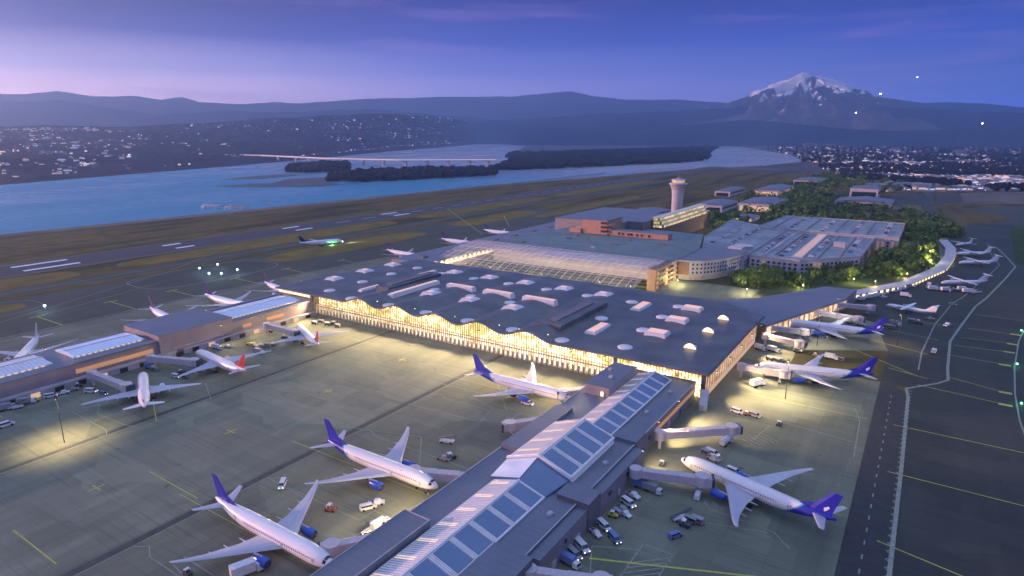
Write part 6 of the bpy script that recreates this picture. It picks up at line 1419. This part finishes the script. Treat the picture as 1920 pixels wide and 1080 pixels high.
# lights under the canopy
for k in range(7):
    x = -400+k*31; t = thing('canopy_lamp', 'bright lamp under the glass canopy', 'lamp', (x, 520, 7.5), group='lamps under the glass canopy')
    m = MB(); m.box(-.5, .5, -.5, .5, 0, .3); m.build('housing', 'v_grey', t); m = MB(); m.box(-.45, .45, -.45, .45, -.1, 0); m.build('lens', 'lamp', t)
    l = bpy.data.lights.new('lamp', 'POINT'); l.energy = 30000; l.color = (1, .78, .42); l.shadow_soft_size = 1; o = bpy.data.objects.new('lamp', l); COL.objects.link(o); o.parent = t; o.location = (0, 0, -1.5)
for (px, py) in ((374, 504), (408, 497), (445, 507), (392, 514), (415, 514), (84, 575)):
    x, y = P(px, py, 3); t = thing('taxiway_lamp', 'blue-white lamp standing in the ring on the taxi pad' if px > 100 else 'single blue-white lamp by the grass island at left', 'lamp', (x, y, .1), group='blue-white lamps on the taxi pad' if px > 100 else None)
    m = MB(); m.tube((0, 0, 0), (0, 0, 3), .2, n=8); m.build('post', 'v_grey', t); m = MB(); m.loft([ring(1.1*math.cos(a), 1.1*math.sin(a), 1.1*math.sin(a), 3.6, 10) for a in (.1, .8, 1.57, 2.3, 3.04)]); m.build('lamp_head', 'lamp_blue', t)
    l = bpy.data.lights.new('lamp', 'POINT'); l.energy = 2600; l.color = (.5, .85, 1); l.shadow_soft_size = .8; o = bpy.data.objects.new('lamp', l); COL.objects.link(o); o.parent = t; o.location = (0, 0, 5.2)
for i, (px, py) in enumerate(((1907, 683), (1915, 757), (1915, 620))):
    x, y = P(px, py, 1); t = thing('green_taxi_lamp', ('middle', 'lowest', 'topmost')[i]+' green lamp on the curved line at right edge', 'lamp', (x, y, .2), group='green lamps on the curved line')
    m = MB(); m.tube((0, 0, 0), (0, 0, .7), .2, n=8); m.build('base', 'v_grey', t); m = MB(); m.loft([ring(.55*math.cos(a), .55*math.sin(a), .55*math.sin(a), 1.1, 10) for a in (.1, .8, 1.57, 2.3, 3.04)]); m.build('lamp_head', 'lamp_green', t)
    l = bpy.data.lights.new('lamp', 'POINT'); l.energy = 350; l.color = (.2, 1, .45); o = bpy.data.objects.new('lamp', l); COL.objects.link(o); o.parent = t; o.location = (0, 0, 2.2)
tl = bpy.data.lights.new('lamp', 'POINT'); tl.energy = 3500; tl.color = (.2, 1, .35); o = bpy.data.objects.new('belly_lamp', tl); COL.objects.link(o); o.parent = Tx; o.location = (14, -7, 1.5)
tl = bpy.data.lights.new('lamp', 'SPOT'); tl.energy = 60000; tl.spot_size = 1.2; tl.spot_blend = 1; tl.color = (.85, .95, 1); o = bpy.data.objects.new('nose_lamp', tl); COL.objects.link(o); o.parent = Tx; o.location = (34, 0, 3); o.rotation_euler = Vector((1, 0, -.12)).to_track_quat('-Z', 'Y').to_euler()
# ------------------------------------------------------------------ haze
m = MB(); m.box(-23000, 19000, -2500, 23000, -8, 1540)
hzm = bpy.data.materials.new('haze'); hzm.use_nodes = True; nt = hzm.node_tree; nt.nodes.clear()
out = nt.nodes.new('ShaderNodeOutputMaterial'); pv = nt.nodes.new('ShaderNodeVolumePrincipled'); pv.inputs['Density'].default_value = 8e-5; pv.inputs['Color'].default_value = (.55, .77, 1., 1); pv.inputs['Anisotropy'].default_value = .78
nt.links.new(pv.outputs[0], out.inputs['Volume'])
M['haze'] = hzm; HZ = m.build('haze', 'haze'); tag(HZ, 'pale evening haze softening the mountains and far shore', 'haze', kind='stuff')
# ------------------------------------------------------------------ sky and sun
w = bpy.data.worlds.new('World'); SC.world = w; w.use_nodes = True; nt = w.node_tree; bg = nt.nodes['Background']
tc = N(nt, 'ShaderNodeTexCoord'); sp = N(nt, 'ShaderNodeSeparateXYZ'); nt.links.new(tc.outputs['Generated'], sp.inputs[0])
def dotv(v):
    d = N(nt, 'ShaderNodeVectorMath', operation='DOT_PRODUCT'); nt.links.new(tc.outputs['Generated'], d.inputs[0]); d.inputs[1].default_value = v; return d.outputs['Value']
rt = dotv((math.cos(YAW), math.sin(YAW), 0)); az = ramp(nt, math_(nt, 'ADD', math_(nt, 'MULTIPLY', rt, .72), .5), [(0., 0.), (.45, .52), (1., 1.)])
nz = N(nt, 'ShaderNodeTexNoise', i_Scale=2., i_Detail=3.); mp = N(nt, 'ShaderNodeMapping'); mp.inputs['Scale'].default_value = (1, 1, 9); nt.links.new(tc.outputs['Generated'], mp.inputs[0]); nt.links.new(mp.outputs[0], nz.inputs[0])
el = math_(nt, 'ADD', sp.outputs[2], math_(nt, 'MULTIPLY', math_(nt, 'SUBTRACT', nz.outputs[0], .5), .018))
def s2l(*c): return tuple(((x/255+.055)/1.055)**2.4 if x > 10 else x/255/12.92 for x in c)
def sc(f, c): return tuple(x*f for x in c)
UP = [(.34, (.015, .05, .36)), (.60, (.36, .46, .80)), (1., (.42, .54, .88))]
LS = [(0., sc(5., s2l(255, 185, 195))), (.045, sc(3.4, s2l(250, 200, 208))), (.085, sc(1.5, s2l(190, 170, 210))), (.13, sc(.6, s2l(70, 74, 180))), (.175, s2l(0, 4, 80))]+UP
MS = [(0., sc(3.2, s2l(185, 150, 215))), (.045, sc(2.4, s2l(175, 158, 218))), (.085, sc(1.2, s2l(128, 132, 218))), (.13, sc(.8, s2l(54, 80, 200))), (.185, s2l(6, 22, 130))]+UP
RS = [(0., sc(4., s2l(0, 90, 215))), (.045, sc(1.5, s2l(30, 100, 215))), (.085, sc(.85, s2l(56, 98, 205))), (.13, sc(.8, s2l(30, 74, 196))), (.185, s2l(2, 26, 118))]+UP
cl_, cm_, cr_ = (ramp(nt, el, s_) for s_ in (LS, MS, RS))
az1 = ramp(nt, az, [(0, 0.), (.5, 1.)]); az2 = ramp(nt, az, [(.5, 0.), (1, 1.)])
col = mixc(nt, az2, mixc(nt, az1, cl_, cm_), cr_)
nz2 = N(nt, 'ShaderNodeTexNoise', i_Scale=2.2, i_Detail=8.); mp2 = N(nt, 'ShaderNodeMapping'); mp2.inputs['Scale'].default_value = (1.3, 1.3, 14); mp2.inputs['Location'].default_value = (3, 1, 0); nt.links.new(tc.outputs['Generated'], mp2.inputs[0]); nt.links.new(mp2.outputs[0], nz2.inputs[0])
col = mixc(nt, ramp(nt, nz2.outputs[0], [(.58, 0.), (.78, .28)]), col, s2l(205, 150, 205))
sky = N(nt, 'ShaderNodeTexSky'); sky.sky_type = 'NISHITA'; sky.sun_disc = False
SUN = Vector((-.90, -.43, 0)).normalized(); ELV = math.radians(5.5)
sky.sun_elevation = ELV; sky.sun_rotation = math.atan2(SUN.x, SUN.y)
bg.inputs[1].default_value = 1.0
bg2 = N(nt, 'ShaderNodeBackground'); nt.links.new(sky.outputs[0], bg2.inputs[0]); bg2.inputs[1].default_value = .003
nt.links.new(col, bg.inputs[0]); ad = N(nt, 'ShaderNodeAddShader'); nt.links.new(bg.outputs[0], ad.inputs[0]); nt.links.new(bg2.outputs[0], ad.inputs[1]); nt.links.new(ad.outputs[0], nt.nodes['World Output'].inputs[0])
sl = bpy.data.lights.new('sun', 'SUN'); sl.energy = 5.0; sl.angle = math.radians(.5); sl.color = (1, .52, .42)
so = bpy.data.objects.new('sun', sl); COL.objects.link(so); so.rotation_euler = (-(SUN*math.cos(ELV)+Vector((0, 0, math.sin(ELV))))).to_track_quat('-Z', 'Y').to_euler()
vs_ = SC.view_settings; vs_.view_transform = 'Standard'; vs_.look = 'None'; vs_.exposure = .3; vs_.gamma = 1
SC.render.engine = 'CYCLES'
SC.cycles.volume_bounces = 4; SC.cycles.transparent_max_bounces = 12
